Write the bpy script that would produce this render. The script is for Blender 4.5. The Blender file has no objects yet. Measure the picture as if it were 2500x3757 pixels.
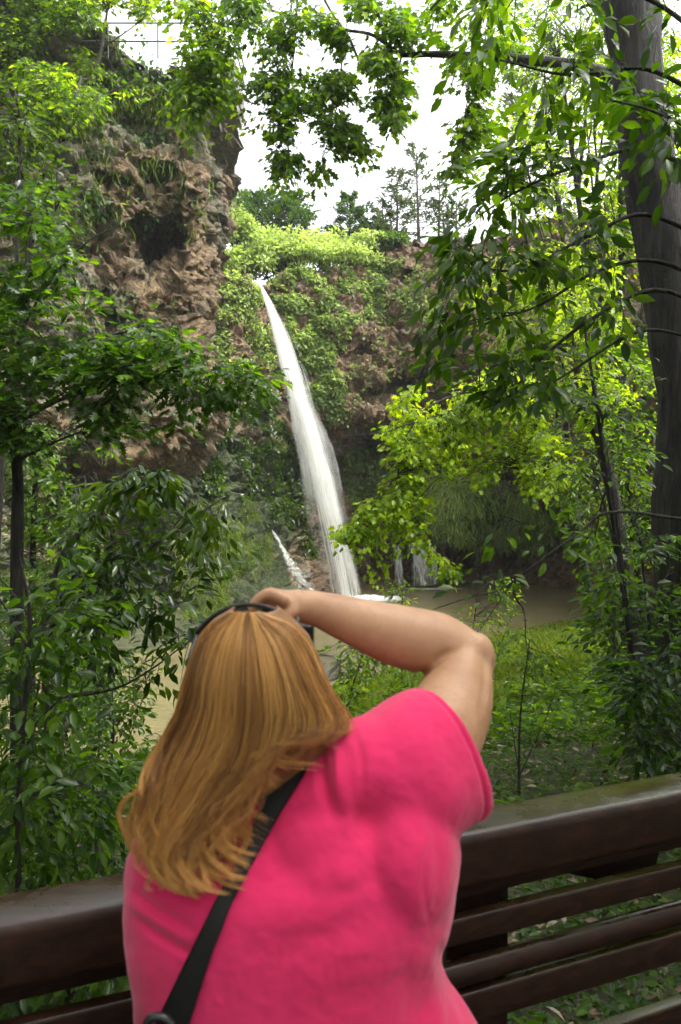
import bpy, bmesh, math, random
import numpy as np
from mathutils import Vector, Matrix
R = math.radians
rng = np.random.default_rng(7)
random.seed(7)
sc = bpy.context.scene
COL = sc.collection

# ---------------------------------------------------------------- camera
EYE = np.array([0.0, 0.0, 1.7]); FPX = 788.0; PITCH = R(-0.87)
cam_d = bpy.data.cameras.new('camera'); cam = bpy.data.objects.new('camera', cam_d); COL.objects.link(cam)
cam.location = EYE; cam.rotation_euler = (R(90) + PITCH, 0, 0)
cam_d.sensor_fit = 'VERTICAL'; cam_d.sensor_height = 23.5; cam_d.lens = FPX / 1024 * 23.5
cam_d.clip_start = 0.05; cam_d.clip_end = 2000
cam_d.dof.use_dof = True; cam_d.dof.focus_distance = 14.0; cam_d.dof.aperture_fstop = 4.5
sc.camera = cam

# ---------------------------------------------------------------- sky and sun (bright overcast)
SUN_EL, SUN_AZ = 58.0, 105.0      # azimuth from +Y towards +X
w = bpy.data.worlds.new('World'); sc.world = w; w.use_nodes = True
nt = w.node_tree; nt.nodes.clear()
sky = nt.nodes.new('ShaderNodeTexSky'); sky.sky_type = 'NISHITA'; sky.sun_disc = False
sky.sun_elevation = R(SUN_EL); sky.sun_rotation = R(SUN_AZ); sky.air_density = 1.0; sky.dust_density = 6.0; sky.ozone_density = 1.0
hsv = nt.nodes.new('ShaderNodeHueSaturation'); hsv.inputs['Saturation'].default_value = 0.12; hsv.inputs['Value'].default_value = 2.1
bg = nt.nodes.new('ShaderNodeBackground'); bg.inputs['Strength'].default_value = 0.15
wo = nt.nodes.new('ShaderNodeOutputWorld')
nt.links.new(sky.outputs[0], hsv.inputs['Color']); nt.links.new(hsv.outputs[0], bg.inputs['Color']); nt.links.new(bg.outputs[0], wo.inputs[0])
sd = bpy.data.lights.new('sun', 'SUN'); sun = bpy.data.objects.new('sun', sd); COL.objects.link(sun)
sd.energy = 1.5; sd.angle = R(16); sd.color = (1.0, 0.95, 0.86)
az = R(SUN_AZ); el = R(SUN_EL)
to_sun = Vector((math.sin(az) * math.cos(el), math.cos(az) * math.cos(el), math.sin(el)))
sun.rotation_euler = to_sun.to_track_quat('Z', 'Y').to_euler()
sc.view_settings.view_transform = 'Standard'; sc.view_settings.look = 'None'
sc.view_settings.exposure = 1.12; sc.view_settings.gamma = 1.0
sc.render.engine = 'CYCLES'
sc.cycles.max_bounces = 7; sc.cycles.diffuse_bounces = 3; sc.cycles.glossy_bounces = 3
sc.cycles.transmission_bounces = 5; sc.cycles.transparent_max_bounces = 12; sc.cycles.volume_bounces = 0
sc.cycles.sample_clamp_indirect = 6.0
sc.cycles.use_denoising = True

# ---------------------------------------------------------------- helpers
cp_, sp_ = math.cos(PITCH), math.sin(PITCH)
def P(px, py, d):
    """world point seen at picture position (px, py) [681 x 1024] standing d metres ahead"""
    px = np.asarray(px, float); py = np.asarray(py, float); d = np.asarray(d, float)
    u = (px - 340.5) / FPX; v = (512 - py) / FPX
    Y = cp_ - v * sp_; Z = sp_ + v * cp_
    k = d / Y
    return np.stack(np.broadcast_arrays(u * k, d + 0 * k, EYE[2] + Z * k), -1)
def proj(p):
    q = p - EYE
    f = q[..., 1] * cp_ + q[..., 2] * sp_
    up = -q[..., 1] * sp_ + q[..., 2] * cp_
    return 340.5 + FPX * q[..., 0] / f, 512 - FPX * up / f

def new_mesh(name, verts, tris=None, quads=None, attrs=None, smooth=False):
    me = bpy.data.meshes.new(name)
    verts = np.ascontiguousarray(verts, np.float32)
    me.vertices.add(len(verts)); me.vertices.foreach_set('co', verts.ravel())
    li = []; tot = []
    if tris is not None and len(tris): tris = np.asarray(tris, np.int32); li.append(tris.ravel()); tot.append(np.full(len(tris), 3, np.int32))
    if quads is not None and len(quads): quads = np.asarray(quads, np.int32); li.append(quads.ravel()); tot.append(np.full(len(quads), 4, np.int32))
    li = np.concatenate(li); tot = np.concatenate(tot)
    me.loops.add(len(li)); me.loops.foreach_set('vertex_index', li)
    me.polygons.add(len(tot))
    st = np.concatenate([[0], np.cumsum(tot)[:-1]]).astype(np.int32)
    me.polygons.foreach_set('loop_start', st); me.polygons.foreach_set('loop_total', tot)
    if smooth: me.polygons.foreach_set('use_smooth', np.ones(len(tot), bool))
    me.update(calc_edges=True)
    for k, a in (attrs or {}).items():
        at = me.attributes.new(k, 'FLOAT', 'POINT'); at.data.foreach_set('value', np.ascontiguousarray(a, np.float32))
    return me
def link(name, me, mat=None, parent=None, loc=None):
    o = bpy.data.objects.new(name, me); COL.objects.link(o)
    if mat is not None and me is not None: me.materials.append(mat)
    if parent is not None:
        o.parent = parent
        o.matrix_parent_inverse = Matrix.Translation(-Vector(parent.location))
    if loc is not None: o.location = loc
    return o
def empty(name, loc):
    o = bpy.data.objects.new(name, None); COL.objects.link(o); o.location = loc; o.empty_display_size = 0.2
    return o
def tag(o, label=None, cat=None, group=None, kind=None):
    if label: o['label'] = label
    if cat: o['category'] = cat
    if group: o['group'] = group
    if kind: o['kind'] = kind
    return o

def smooth01(t): t = np.clip(t, 0, 1); return t * t * (3 - 2 * t)
def _h(i, j, k, s):
    n = (i * 374761393 + j * 668265263 + k * 1274126177 + s * 1013904223) & 0xFFFFFFFF
    n = ((n ^ (n >> 13)) * 1274126177) & 0xFFFFFFFF
    n = ((n ^ (n >> 16)) * 2246822519) & 0xFFFFFFFF
    n = n ^ (n >> 15)
    return (n & 0xFFFFFF) / float(0xFFFFFF)
def vnoise(p, seed=0):
    p = np.asarray(p, float); f = np.floor(p); i = f.astype(np.int64); t = p - f; t = t * t * t * (t * (t * 6 - 15) + 10)
    x, y, z = i[..., 0], i[..., 1], i[..., 2]; tx, ty, tz = t[..., 0], t[..., 1], t[..., 2]
    r = 0
    for a in (0, 1):
        for b in (0, 1):
            for c in (0, 1):
                r = r + _h(x + a, y + b, z + c, seed) * (tx if a else 1 - tx) * (ty if b else 1 - ty) * (tz if c else 1 - tz)
    return r * 2 - 1
def fbm(p, oct=4, seed=0, gain=0.5, lac=2.03):
    s = 0; a = 1; n = 0
    for o in range(oct):
        s = s + a * vnoise(p, seed + o * 17); n += a; a *= gain; p = p * lac + 3.7
    return s / n
def worley(p, seed=0):
    p = np.asarray(p, float); f = np.floor(p).astype(np.int64); best = np.full(p.shape[:-1], 9.0)
    for a in (-1, 0, 1):
        for b in (-1, 0, 1):
            for c in (-1, 0, 1):
                q = f + np.array([a, b, c])
                h = np.stack([_h(q[..., 0], q[..., 1], q[..., 2], seed + m) for m in (1, 2, 3)], -1)
                best = np.minimum(best, ((q + h - p) ** 2).sum(-1))
    return np.sqrt(best)
def tps(ctrl):
    c = np.array(ctrl, float); xy = c[:, :2] / 100; n = len(c)
    def K(r2): return np.where(r2 > 1e-12, r2 * np.log(np.maximum(r2, 1e-12)), 0)
    A = np.zeros((n + 3, n + 3)); A[:n, :n] = K(((xy[:, None] - xy[None]) ** 2).sum(-1)) + np.eye(n) * 0.02
    A[:n, n] = 1; A[:n, n + 1:] = xy; A[n, :n] = 1; A[n + 1:, :n] = xy.T
    b = np.zeros(n + 3); b[:n] = c[:, 2]; wv = np.linalg.solve(A, b)
    def f(px, py):
        q = np.stack([px, py], -1) / 100; r = 0
        for i in range(n): r = r + wv[i] * K(((q - xy[i]) ** 2).sum(-1))
        return r + wv[n] + wv[n + 1] * q[..., 0] + wv[n + 2] * q[..., 1]
    return f
def in_poly(px, py, poly):
    ins = np.zeros(np.shape(px), bool); n = len(poly); j = n - 1
    for i in range(n):
        xi, yi = poly[i]; xj, yj = poly[j]
        c = ((yi > py) != (yj > py)) & (px < (xj - xi) * (py - yi) / ((yj - yi) if yj != yi else 1e-9) + xi)
        ins ^= c; j = i
    return ins
def grid_quads(nr, nc):
    a = np.arange(nr * nc).reshape(nr, nc)
    return np.stack([a[:-1, :-1], a[:-1, 1:], a[1:, 1:], a[1:, :-1]], -1).reshape(-1, 4)
def grid_normals(v):
    du = np.gradient(v, axis=1); dv = np.gradient(v, axis=0); n = np.cross(du, dv)
    return n / (np.linalg.norm(n, axis=-1, keepdims=True) + 1e-9)

# ---------------------------------------------------------------- materials
def mat(name):
    m = bpy.data.materials.new(name); m.use_nodes = True; t = m.node_tree
    b = t.nodes['Principled BSDF']; return m, t, b
def N(t, ty, **kw):
    n = t.nodes.new(ty)
    for k, v in kw.items():
        if k in n.inputs: n.inputs[k].default_value = v
        else: setattr(n, k, v)
    return n
def noise(t, scale, detail=4, rough=0.55, vec=None, dist=0.0):
    n = N(t, 'ShaderNodeTexNoise'); n.inputs['Scale'].default_value = scale; n.inputs['Detail'].default_value = detail
    n.inputs['Roughness'].default_value = rough; n.inputs['Distortion'].default_value = dist
    if vec is not None: t.links.new(vec, n.inputs['Vector'])
    return n.outputs['Fac']
def ramp(t, fac, stops, interp='LINEAR'):
    r = N(t, 'ShaderNodeValToRGB'); r.color_ramp.interpolation = interp; e = r.color_ramp.elements
    while len(e) < len(stops): e.new(0.5)
    for x, (p, c) in zip(e, stops): x.position = p; x.color = (*c, 1) if len(c) == 3 else c
    t.links.new(fac, r.inputs[0]); return r.outputs[0]
def mix(t, fac, a, b, mode='MIX'):
    m = N(t, 'ShaderNodeMix', data_type='RGBA', blend_type=mode)
    for s, v in ((0, fac), (6, a), (7, b)):
        if hasattr(v, 'is_linked') or hasattr(v, 'links'): t.links.new(v, m.inputs[s])
        elif isinstance(v, (int, float)): m.inputs[s].default_value = v
        else: m.inputs[s].default_value = (*v, 1)
    return m.outputs[2]
def bump(t, b, h, strength, dist=0.05):
    n = N(t, 'ShaderNodeBump'); n.inputs['Strength'].default_value = strength; n.inputs['Distance'].default_value = dist
    t.links.new(h, n.inputs['Height']); t.links.new(n.outputs[0], b.inputs['Normal'])
def objco(t, scale=(1, 1, 1)):
    c = N(t, 'ShaderNodeTexCoord'); m = N(t, 'ShaderNodeMapping'); m.inputs['Scale'].default_value = scale
    t.links.new(c.outputs['Object'], m.inputs['Vector']); return m.outputs[0]
def attr(t, name):
    a = N(t, 'ShaderNodeAttribute'); a.attribute_name = name; return a.outputs['Fac']

def rock_mat(name, k=1.0, warm=1.0):
    m, t, b = mat(name); co = objco(t)
    n1 = noise(t, 0.45, 6, 0.6, co); n2 = noise(t, 2.6, 10, 0.78, co, 0.8); n3 = noise(t, 9, 6, 0.7, co)
    c1 = ramp(t, n2, [(0.32, (0.045, 0.032, 0.020)), (0.44, (0.15, 0.10, 0.056)), (0.55, (0.33, 0.215, 0.115)), (0.67, (0.52, 0.41, 0.26))])
    c2 = ramp(t, n2, [(0.34, (0.038, 0.036, 0.025)), (0.46, (0.15, 0.14, 0.10)), (0.58, (0.33, 0.30, 0.22)), (0.70, (0.56, 0.53, 0.43))])
    if k != 1.0: c1 = mix(t, 1.0, c1, (k, k * .97, k * .80), 'MULTIPLY'); c2 = mix(t, 1.0, c2, (k, k * 1.02, k * .80), 'MULTIPLY')
    f = N(t, 'ShaderNodeMath', operation='ADD'); t.links.new(n1, f.inputs[0]); t.links.new(attr(t, 'grey'), f.inputs[1])
    fr = ramp(t, f.outputs[0], [(0.44, (0, 0, 0)), (0.60, (1, 1, 1))])
    c = mix(t, fr, c1, c2)
    mossc = ramp(t, n3, [(0.35, (0.020, 0.035, 0.010)), (0.65, (0.10, 0.13, 0.035))])
    f2 = N(t, 'ShaderNodeMath', operation='ADD'); t.links.new(noise(t, 1.1, 6, 0.65, co), f2.inputs[0]); t.links.new(attr(t, 'moss'), f2.inputs[1])
    mr = ramp(t, f2.outputs[0], [(0.62, (0, 0, 0)), (0.74, (1, 1, 1))])
    c = mix(t, mr, c, mossc)
    t.links.new(c, b.inputs['Base Color']); b.inputs['Roughness'].default_value = 0.72
    bump(t, b, mix(t, 0.35, n3, noise(t, 26, 5, 0.7, co)), 1.0, 0.45)
    return m
M_ROCK = rock_mat('travertine_rock'); M_ROCK_DARK = rock_mat('brown_travertine_rock', 0.78)

def leaf_mat(name, stops, trans, tfac=0.42, rough=0.38, spec=0.5):
    m, t, b = mat(name); a = attr(t, 'rnd')
    c = ramp(t, a, stops)
    t.links.new(c, b.inputs['Base Color']); b.inputs['Roughness'].default_value = rough; b.inputs['Specular IOR Level'].default_value = spec
    tr = N(t, 'ShaderNodeBsdfTranslucent'); hs = N(t, 'ShaderNodeMix', data_type='RGBA', blend_type='MULTIPLY')
    hs.inputs[0].default_value = 1.0; t.links.new(c, hs.inputs[6]); hs.inputs[7].default_value = (*trans, 1)
    t.links.new(hs.outputs[2], tr.inputs['Color'])
    mx = N(t, 'ShaderNodeMixShader'); mx.inputs[0].default_value = tfac
    t.links.new(b.outputs[0], mx.inputs[1]); t.links.new(tr.outputs[0], mx.inputs[2])
    t.links.new(mx.outputs[0], t.nodes['Material Output'].inputs['Surface'])
    return m
L_DARK = leaf_mat('wet_dark_leaf', [(0, (0.005, 0.015, 0.002)), (0.5, (0.014, 0.038, 0.003)), (1, (0.046, 0.090, 0.005))], (2.8, 2.5, 0.6), 0.42, 0.22, 0.38)
L_MID = leaf_mat('green_leaf', [(0, (0.009, 0.026, 0.002)), (0.5, (0.023, 0.060, 0.004)), (1, (0.072, 0.135, 0.008))], (2.6, 2.6, 0.6), 0.50, 0.30, 0.28)
L_BRIGHT = leaf_mat('lime_leaf', [(0, (0.022, 0.058, 0.004)), (0.5, (0.074, 0.146, 0.007)), (1, (0.23, 0.32, 0.014))], (3.1, 2.8, 0.5), 0.56, 0.32, 0.28)
L_CLIFF = leaf_mat('ivy_leaf', [(0, (0.014, 0.044, 0.007)), (0.5, (0.042, 0.10, 0.012)), (1, (0.12, 0.20, 0.022))], (1.8, 1.8, 1.0), 0.35, 0.40, 0.3)
L_PALE = leaf_mat('light_paled_leaf', [(0, (0.11, 0.17, 0.045)), (0.5, (0.26, 0.35, 0.090)), (1, (0.42, 0.50, 0.16))], (1.8, 1.8, 1.0), 0.45, 0.5, 0.3)  # leaf colour paled to imitate sky glare over the far rim
L_PINE = leaf_mat('pine_needles', [(0, (0.04, 0.07, 0.022)), (1, (0.12, 0.17, 0.055))], (1.5, 1.5, 1.0), 0.3, 0.6, 0.25)
L_GRASS = leaf_mat('grass_blade', [(0, (0.04, 0.07, 0.006)), (0.5, (0.13, 0.20, 0.012)), (0.85, (0.22, 0.27, 0.02)), (1, (0.26, 0.20, 0.07))], (1.8, 1.8, 0.9), 0.4, 0.5, 0.3)

def bark_mat(name, dark, light, vs=1.0):
    m, t, b = mat(name); co = objco(t, (1, 1, 0.12))
    n = noise(t, 11 * vs, 8, 0.72, co, 0.5); n2 = noise(t, 3, 4, 0.6, objco(t))
    c = ramp(t, n, [(0.45, dark), (0.62, light)]); c = mix(t, ramp(t, n2, [(0.5, (0, 0, 0)), (0.68, (0.6, 0.6, 0.6))]), c, (0.030, 0.034, 0.018))
    t.links.new(c, b.inputs['Base Color']); b.inputs['Roughness'].default_value = 0.75
    bump(t, b, n, 1.0, 0.35); return m
M_BARK = bark_mat('dark_bark', (0.003, 0.0022, 0.0016), (0.055, 0.042, 0.029))
M_TWIG = bark_mat('twig_bark', (0.025, 0.020, 0.014), (0.10, 0.08, 0.055), 2)
M_GREYBARK = bark_mat('grey_bark', (0.08, 0.07, 0.055), (0.22, 0.19, 0.15))
# ================================================================= LEAVES AND TREES
def T_(v, f): return np.array(v, float), np.array(f, int)
T_OVAL = T_([(0, 0, 0), (.30, 0, -.03), (.66, 0, -.05), (1, 0, -.16), (.28, .17, .05), (.62, .19, .03), (.28, -.17, .05), (.62, -.19, .03)],
            [(0, 1, 4), (1, 5, 4), (1, 2, 5), (2, 3, 5), (0, 6, 1), (1, 6, 7), (1, 7, 2), (2, 7, 3)])
def lobed(out, c=(0.42, 0, -0.06)):
    v = [c] + [(x, y, 0.10 * abs(y) + (-0.10 if x > .8 else 0)) for x, y in out]; n = len(out)
    return T_(v, [(0, 1 + i, 1 + (i + 1) % n) for i in range(n)])
T_MAPLE = lobed([(0, 0), (.02, -.30), (.22, -.24), (.42, -.50), (.56, -.22), (.95, -.20), (.82, 0), (.95, .20), (.56, .22), (.42, .50), (.22, .24), (.02, .30)])
T_OAK = lobed([(0, 0), (.12, -.10), (.22, -.24), (.34, -.12), (.50, -.40), (.58, -.15), (.80, -.32), (.80, -.08), (1, 0), (.80, .08), (.80, .32), (.58, .15), (.50, .40), (.34, .12), (.22, .24), (.12, .10)])
T_LONG = (T_OVAL[0] * np.array([1, .78, 1]), T_OVAL[1])
T_SMALL = T_([(0, 0, 0), (.5, .3, .08), (1, 0, -.1), (.5, -.3, .08)], [(0, 2, 1), (0, 3, 2)])
T_BLADE = T_([(0, -.03, 0), (0, .03, 0), (.45, -.025, .05), (.45, .025, .05), (.8, 0, -.05), (1, 0, -.22)], [(0, 1, 3), (0, 3, 2), (2, 3, 4), (3, 5, 4)])
T_NEEDLE = T_([(0, 0, 0), (.5, .16, .05), (1, 0, 0), (.5, -.03, 0), (.1, .02, 0), (.6, -.22, .1), (.9, -.1, 0), (.3, .25, -.1)], [(0, 1, 3), (3, 1, 2), (4, 5, 6), (0, 3, 5), (4, 7, 1)])

def unit(a): return a / (np.linalg.norm(a, axis=-1, keepdims=True) + 1e-9)
class Leaves:
    def __init__(s): s.b = []
    def add(s, T, pos, ax, nr, size, rnd):
        if len(pos) == 0: return
        tv, tf = T; ax = unit(ax); sd_ = unit(np.cross(nr, ax)); nr = np.cross(ax, sd_)
        size = np.broadcast_to(size, (len(pos),))[:, None, None]
        v = pos[:, None] + size * (tv[None, :, 0:1] * ax[:, None] + tv[None, :, 1:2] * sd_[:, None] + tv[None, :, 2:3] * nr[:, None])
        s.b.append((v.reshape(-1, 3), (tf[None] + (np.arange(len(pos)) * len(tv))[:, None, None]).reshape(-1, 3), np.repeat(np.clip(rnd, 0, 1), len(tv))))
    def mesh(s, name):
        o = 0; V = []; F = []; A = []
        for v, f, a in s.b: V.append(v); F.append(f + o); A.append(a); o += len(v)
        return new_mesh(name, np.concatenate(V), tris=np.concatenate(F), attrs={'rnd': np.concatenate(A)})
    def count(s): return sum(len(b[1]) for b in s.b)
class Tubes:
    def __init__(s): s.V = []; s.Q = []; s.o = 0
    def add(s, p, r, n=6, rough=0.0, seed=0):
        p = np.asarray(p, float); r = np.broadcast_to(r, (len(p),)).astype(float)
        t = np.gradient(p, axis=0); t = unit(t); ref = np.array([0.13, 0.21, 1.0]) if abs(t[:, 2]).mean() < 0.8 else np.array([1.0, 0.1, 0.05])
        a = unit(np.cross(t, ref)); b_ = np.cross(t, a); th = np.linspace(0, 2 * math.pi, n, endpoint=False)
        ring = np.cos(th)[None, :, None] * a[:, None] + np.sin(th)[None, :, None] * b_[:, None]
        rad = r[:, None, None]
        v = p[:, None] + ring * rad
        if rough: v = v + ring * rad * rough * fbm(v * np.array([4, 4, 1.2]) / max(r.max(), .05) * 0.3 + seed, 4, 31)[..., None]
        i = np.arange(len(p) * n).reshape(len(p), n); j = np.roll(i, -1, 1)
        s.Q.append(np.stack([i[:-1], j[:-1], j[1:], i[1:]], -1).reshape(-1, 4) + s.o); s.V.append(v.reshape(-1, 3)); s.o += len(p) * n
    def mesh(s, name): return new_mesh(name, np.concatenate(s.V), quads=np.concatenate(s.Q), smooth=True)
def spline(pts, n):
    pts = np.asarray(pts, float)
    if len(pts) == 2: return pts[0] + (pts[1] - pts[0]) * np.linspace(0, 1, n)[:, None]
    q = np.concatenate([[2 * pts[0] - pts[1]], pts, [2 * pts[-1] - pts[-2]]]); m = len(pts) - 1
    t = np.linspace(0, m - 1e-6, n); i = t.astype(int); f = (t - i)[:, None]
    a, b_, c, d = q[i], q[i + 1], q[i + 2], q[i + 3]
    return 0.5 * ((2 * b_) + (-a + c) * f + (2 * a - 5 * b_ + 4 * c - d) * f ** 2 + (-a + 3 * b_ - 3 * c + d) * f ** 3)
def sample_poly(poly, n, gap=0.0, gscale=40, seed=0):
    poly = np.array(poly, float); lo, hi = poly.min(0), poly.max(0); out = np.zeros((0, 2))
    k = 0
    while len(out) < n and k < 60:
        q = lo + (hi - lo) * rng.random((n * 3, 2)); ok = in_poly(q[:, 0], q[:, 1], poly)
        if gap: ok &= vnoise(np.stack([q[:, 0] / gscale, q[:, 1] / gscale, 0 * q[:, 0] + seed], -1), 77) > (gap * 2 - 1) * 0.55
        out = np.concatenate([out, q[ok]]); k += 1
    return out[:n]

def grow(lv, tw, limbs, tips, T=T_OVAL, size=0.12, per=10, blen=0.6, droop=0.25, sag=0.15, tr=0.006, up=0.8, twigs=True, tone=0.5, tvar=0.25, maxd=6.0, spread=1.0, out_dir=None):
    """every tip is joined by a twig to the nearest limb point; leaves sit alternately along the outer part of the twig and on short side shoots"""
    LP = np.concatenate([spline(l, 24) for l in limbs])
    for p in tips:
        dd = np.linalg.norm(LP - p, axis=1) + 0.35 * rng.random(len(LP)) * 1.0
        a = LP[dd.argmin()]; D = np.linalg.norm(p - a)
        if D > maxd: a = p + (a - p) / D * maxd; D = maxd
        if D < 0.15: continue
        midp = (a + p) / 2 + np.array([0, 0, sag * D]) + rng.normal(0, 0.06 * D, 3)
        c = spline([a, midp, p], 8)
        if twigs: tw.add(c, np.linspace(tr * (1 + D), tr * 0.5, 8), 4)
        L = min(blen, D * 0.9); n = per
        t = 1 - (L / D) * rng.random(n) ** 1.0; t[0] = 1.0
        ti = t * 7; i0 = np.clip(ti.astype(int), 0, 6); pos = c[i0] + (c[i0 + 1] - c[i0]) * (ti - i0)[:, None]
        d = unit((c[-1] - c[-3])[None])[0]
        hz = unit(np.cross(d, [0, 0, 1.0])); sgn = np.where(np.arange(n) % 2 == 0, 1, -1)[:, None]
        ax = d[None] * (0.5 + 0.5 * rng.random((n, 1))) + hz[None] * sgn * (0.5 + 0.7 * rng.random((n, 1))) * spread + rng.normal(0, 0.28, (n, 3)); ax[:, 2] -= droop * (0.6 + 0.8 * rng.random(n))
        off = ax * rng.random((n, 1)) * size * 1.6
        nr = np.array([0, 0, up])[None] + rng.normal(0, 0.42, (n, 3)); nr[:, 1] -= 0.15
        base = tone + rng.normal(0, 0.10)
        lv.add(T, pos + off, ax, nr, size * (0.55 + 0.7 * rng.random(n)), base + rng.normal(0, tvar, n))

def tree(name, label, cat, base, trunks, limbs, regions, leafm, barkm=None, group=None, T=T_OVAL, size=0.12, trunk_r=None, rough=0.0, crown='crown', seedless=None, **kw):
    """trunks/limbs: list of (points px,py,d list, r0, r1). regions: (poly, dmin, dmax, n, opts)"""
    e = empty(name, base); tag(e, label, cat, group)
    tb = Tubes(); lb = Tubes(); LM = []
    for k, (pts, r0, r1) in enumerate(trunks):
        c = np.array(pts, float); c = P(c[:, 0], c[:, 1], c[:, 2]) if kw.get('pix', True) else c
        s = spline(c, 40); tb.add(s, np.linspace(r0, r1, 40), 14 if r0 > 0.06 else 7, rough, k); LM.append(s)
    for pts, r0, r1 in limbs:
        c = pts if isinstance(pts, np.ndarray) else P(*np.array(pts, float).T)
        s = spline(c, 24); lb.add(s, np.linspace(r0, r1, 24), 7, 0.15 if r0 > .02 else 0); LM.append(s)
    lv = Leaves(); allL = LM
    kw.pop('pix', None)
    for reg in regions:
        if isinstance(reg[0], np.ndarray):
            o = dict(kw); o.update(reg[1]); sz = o.pop('size', size); o.pop('gap', 0); li = o.pop('limbsel', None)
            grow(lv, lb, [allL[i] for i in li] if li else allL, reg[0], T=T, size=sz, **o); continue
        poly, d0, d1, n = reg[:4]; o = dict(kw); o.update(reg[4] if len(reg) > 4 else {})
        gap = o.pop('gap', 0.3); gs = o.pop('gs', 40); sz = o.pop('size', size); TT = o.pop('T', T); li = o.pop('limbsel', None)
        q = sample_poly(poly, n, gap, gs, int(d0 * 7) + n)
        dd = d0 + (d1 - d0) * rng.random(len(q))
        grow(lv, lb, [allL[i] for i in li] if li else allL, P(q[:, 0], q[:, 1], dd), T=TT, size=sz, **o)
    if trunks: link('trunk', tb.mesh('trunk'), barkm or M_BARK, e)
    if lb.V: link('branches', lb.mesh('branches'), M_TWIG, e)
    if lv.b: link(crown, lv.mesh(crown), leafm, e)
    return e

# ================================================================= LAND
WATER_Z = -3.8
def shore_y(x):
    return np.interp(x, [-30, -14, -10, -4.6, -0.5, 3, 7, 14, 20, 30], [14, 14, 15, 16, 21.5, 27, 32, 38, 42, 46])
def ground_h(x, y):
    ys = shore_y(x); t = ys - y
    s = np.clip(t / (ys - 3.5), 0, 1.4)
    h = -3.95 + 2.75 * (0.12 * np.sqrt(np.clip(s, 0, 2)) + 0.88 * s)
    h = np.where(t < 0, -3.95 + 0.25 * t, h)
    h = np.maximum(h, -5.2)
    h = h + np.where(x < -11, (-11 - x) * 0.45, 0) * smooth01((40 - y) / 10)
    h = h + np.where(x > 13, (x - 13) * 0.28, 0)
    mud = -4.35 + 0.14 * (y - 29) + np.clip(-4.0 - x, 0, 6) * 0.22
    h = np.where((x < -2) & (y > 28), np.maximum(h, np.minimum(mud, -2.2)), h)
    p = np.stack([x * 0.5, y * 0.5, x * 0], -1)
    return h + 0.16 * fbm(p, 4, 3) + 0.05 * fbm(p * 6, 3, 9)
gx = np.concatenate([np.linspace(-150, -32, 16), np.linspace(-30, 30, 301), np.linspace(32, 150, 16)])
gy = np.concatenate([np.linspace(-30, -7, 8), np.linspace(-6, 50, 281), np.linspace(52, 160, 16)])
GX, GY = np.meshgrid(gx, gy)
GZ = ground_h(GX, GY)
far = smooth01((GY - 52) / 20) ; GZ = GZ * (1 - far) + far * (-5.2)
me = new_mesh('ground', np.stack([GX, GY, GZ], -1).reshape(-1, 3), quads=grid_quads(*GX.shape), smooth=True)
m, t, b = mat('leafy_soil'); co = objco(t)
n = noise(t, 7, 8, 0.75, co, 0.5)
c = ramp(t, n, [(0.33, (0.018, 0.014, 0.009)), (0.46, (0.045, 0.036, 0.018)), (0.56, (0.060, 0.085, 0.016)), (0.76, (0.15, 0.13, 0.07))])
t.links.new(c, b.inputs['Base Color']); b.inputs['Roughness'].default_value = 0.7; bump(t, b, noise(t, 22, 6, 0.7, co), 0.9, 0.08)
tag(link('ground', me, m), 'leafy brown soil bank around the pool', kind='structure')

# pool
wx, wy = np.meshgrid(np.linspace(-40, 40, 60), np.linspace(8, 62, 60))
me = new_mesh('pool_water', np.stack([wx, wy, 0 * wx + WATER_Z], -1).reshape(-1, 3), quads=grid_quads(*wx.shape), smooth=True)
m, t, b = mat('murky_water'); co = objco(t, (1, 1.6, 1))
c = ramp(t, noise(t, 0.25, 3, 0.5, co), [(0.3, (0.14, 0.120, 0.056)), (0.7, (0.19, 0.168, 0.082))])
t.links.new(c, b.inputs['Base Color']); b.inputs['Roughness'].default_value = 0.16; b.inputs['IOR'].default_value = 1.33; b.inputs['Specular IOR Level'].default_value = 0.35
h = mix(t, 0.4, noise(t, 2.2, 4, 0.6, co, 0.8), noise(t, 9, 4, 0.6, co)); bump(t, b, h, 0.55, 0.12)
tag(link('pool_water', me, m), 'murky brown pool below the waterfall', kind='structure')

def rocky(v, n, amp=1.0, seed=0):
    big = 0.75 * fbm(v * np.array([0.28, 0.28, 0.22]), 3, seed + 1)
    wz = v + 0.35 * np.stack([fbm(v * 0.9, 2, seed + 5), fbm(v * 0.9, 2, seed + 6), fbm(v * 0.9, 2, seed + 7)], -1)
    l1 = 0.62 * (0.55 - worley(wz * np.array([0.75, 0.75, 0.55]), seed + 2))
    l2 = 0.42 * (0.5 - worley(wz * np.array([2.0, 2.0, 1.3]), seed + 3))
    l3 = 0.26 * (0.5 - worley(wz * np.array([4.6, 4.6, 3.3]), seed + 4))
    l4 = 0.20 * fbm(v * 4.5, 4, seed + 8)
    ridge = -0.30 * smooth01((fbm(v * np.array([1.1, 1.1, 1.6]), 3, seed + 11) - 0.10) / 0.25)
    pits = -0.75 * smooth01((worley(wz * np.array([0.8, 0.8, 1.0]) + 9.1, seed + 21) - 0.60) / 0.25)
    return v + n * ((big + pits + l1 + l2 + l3 + l4 + ridge) * amp)[..., None]

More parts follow.
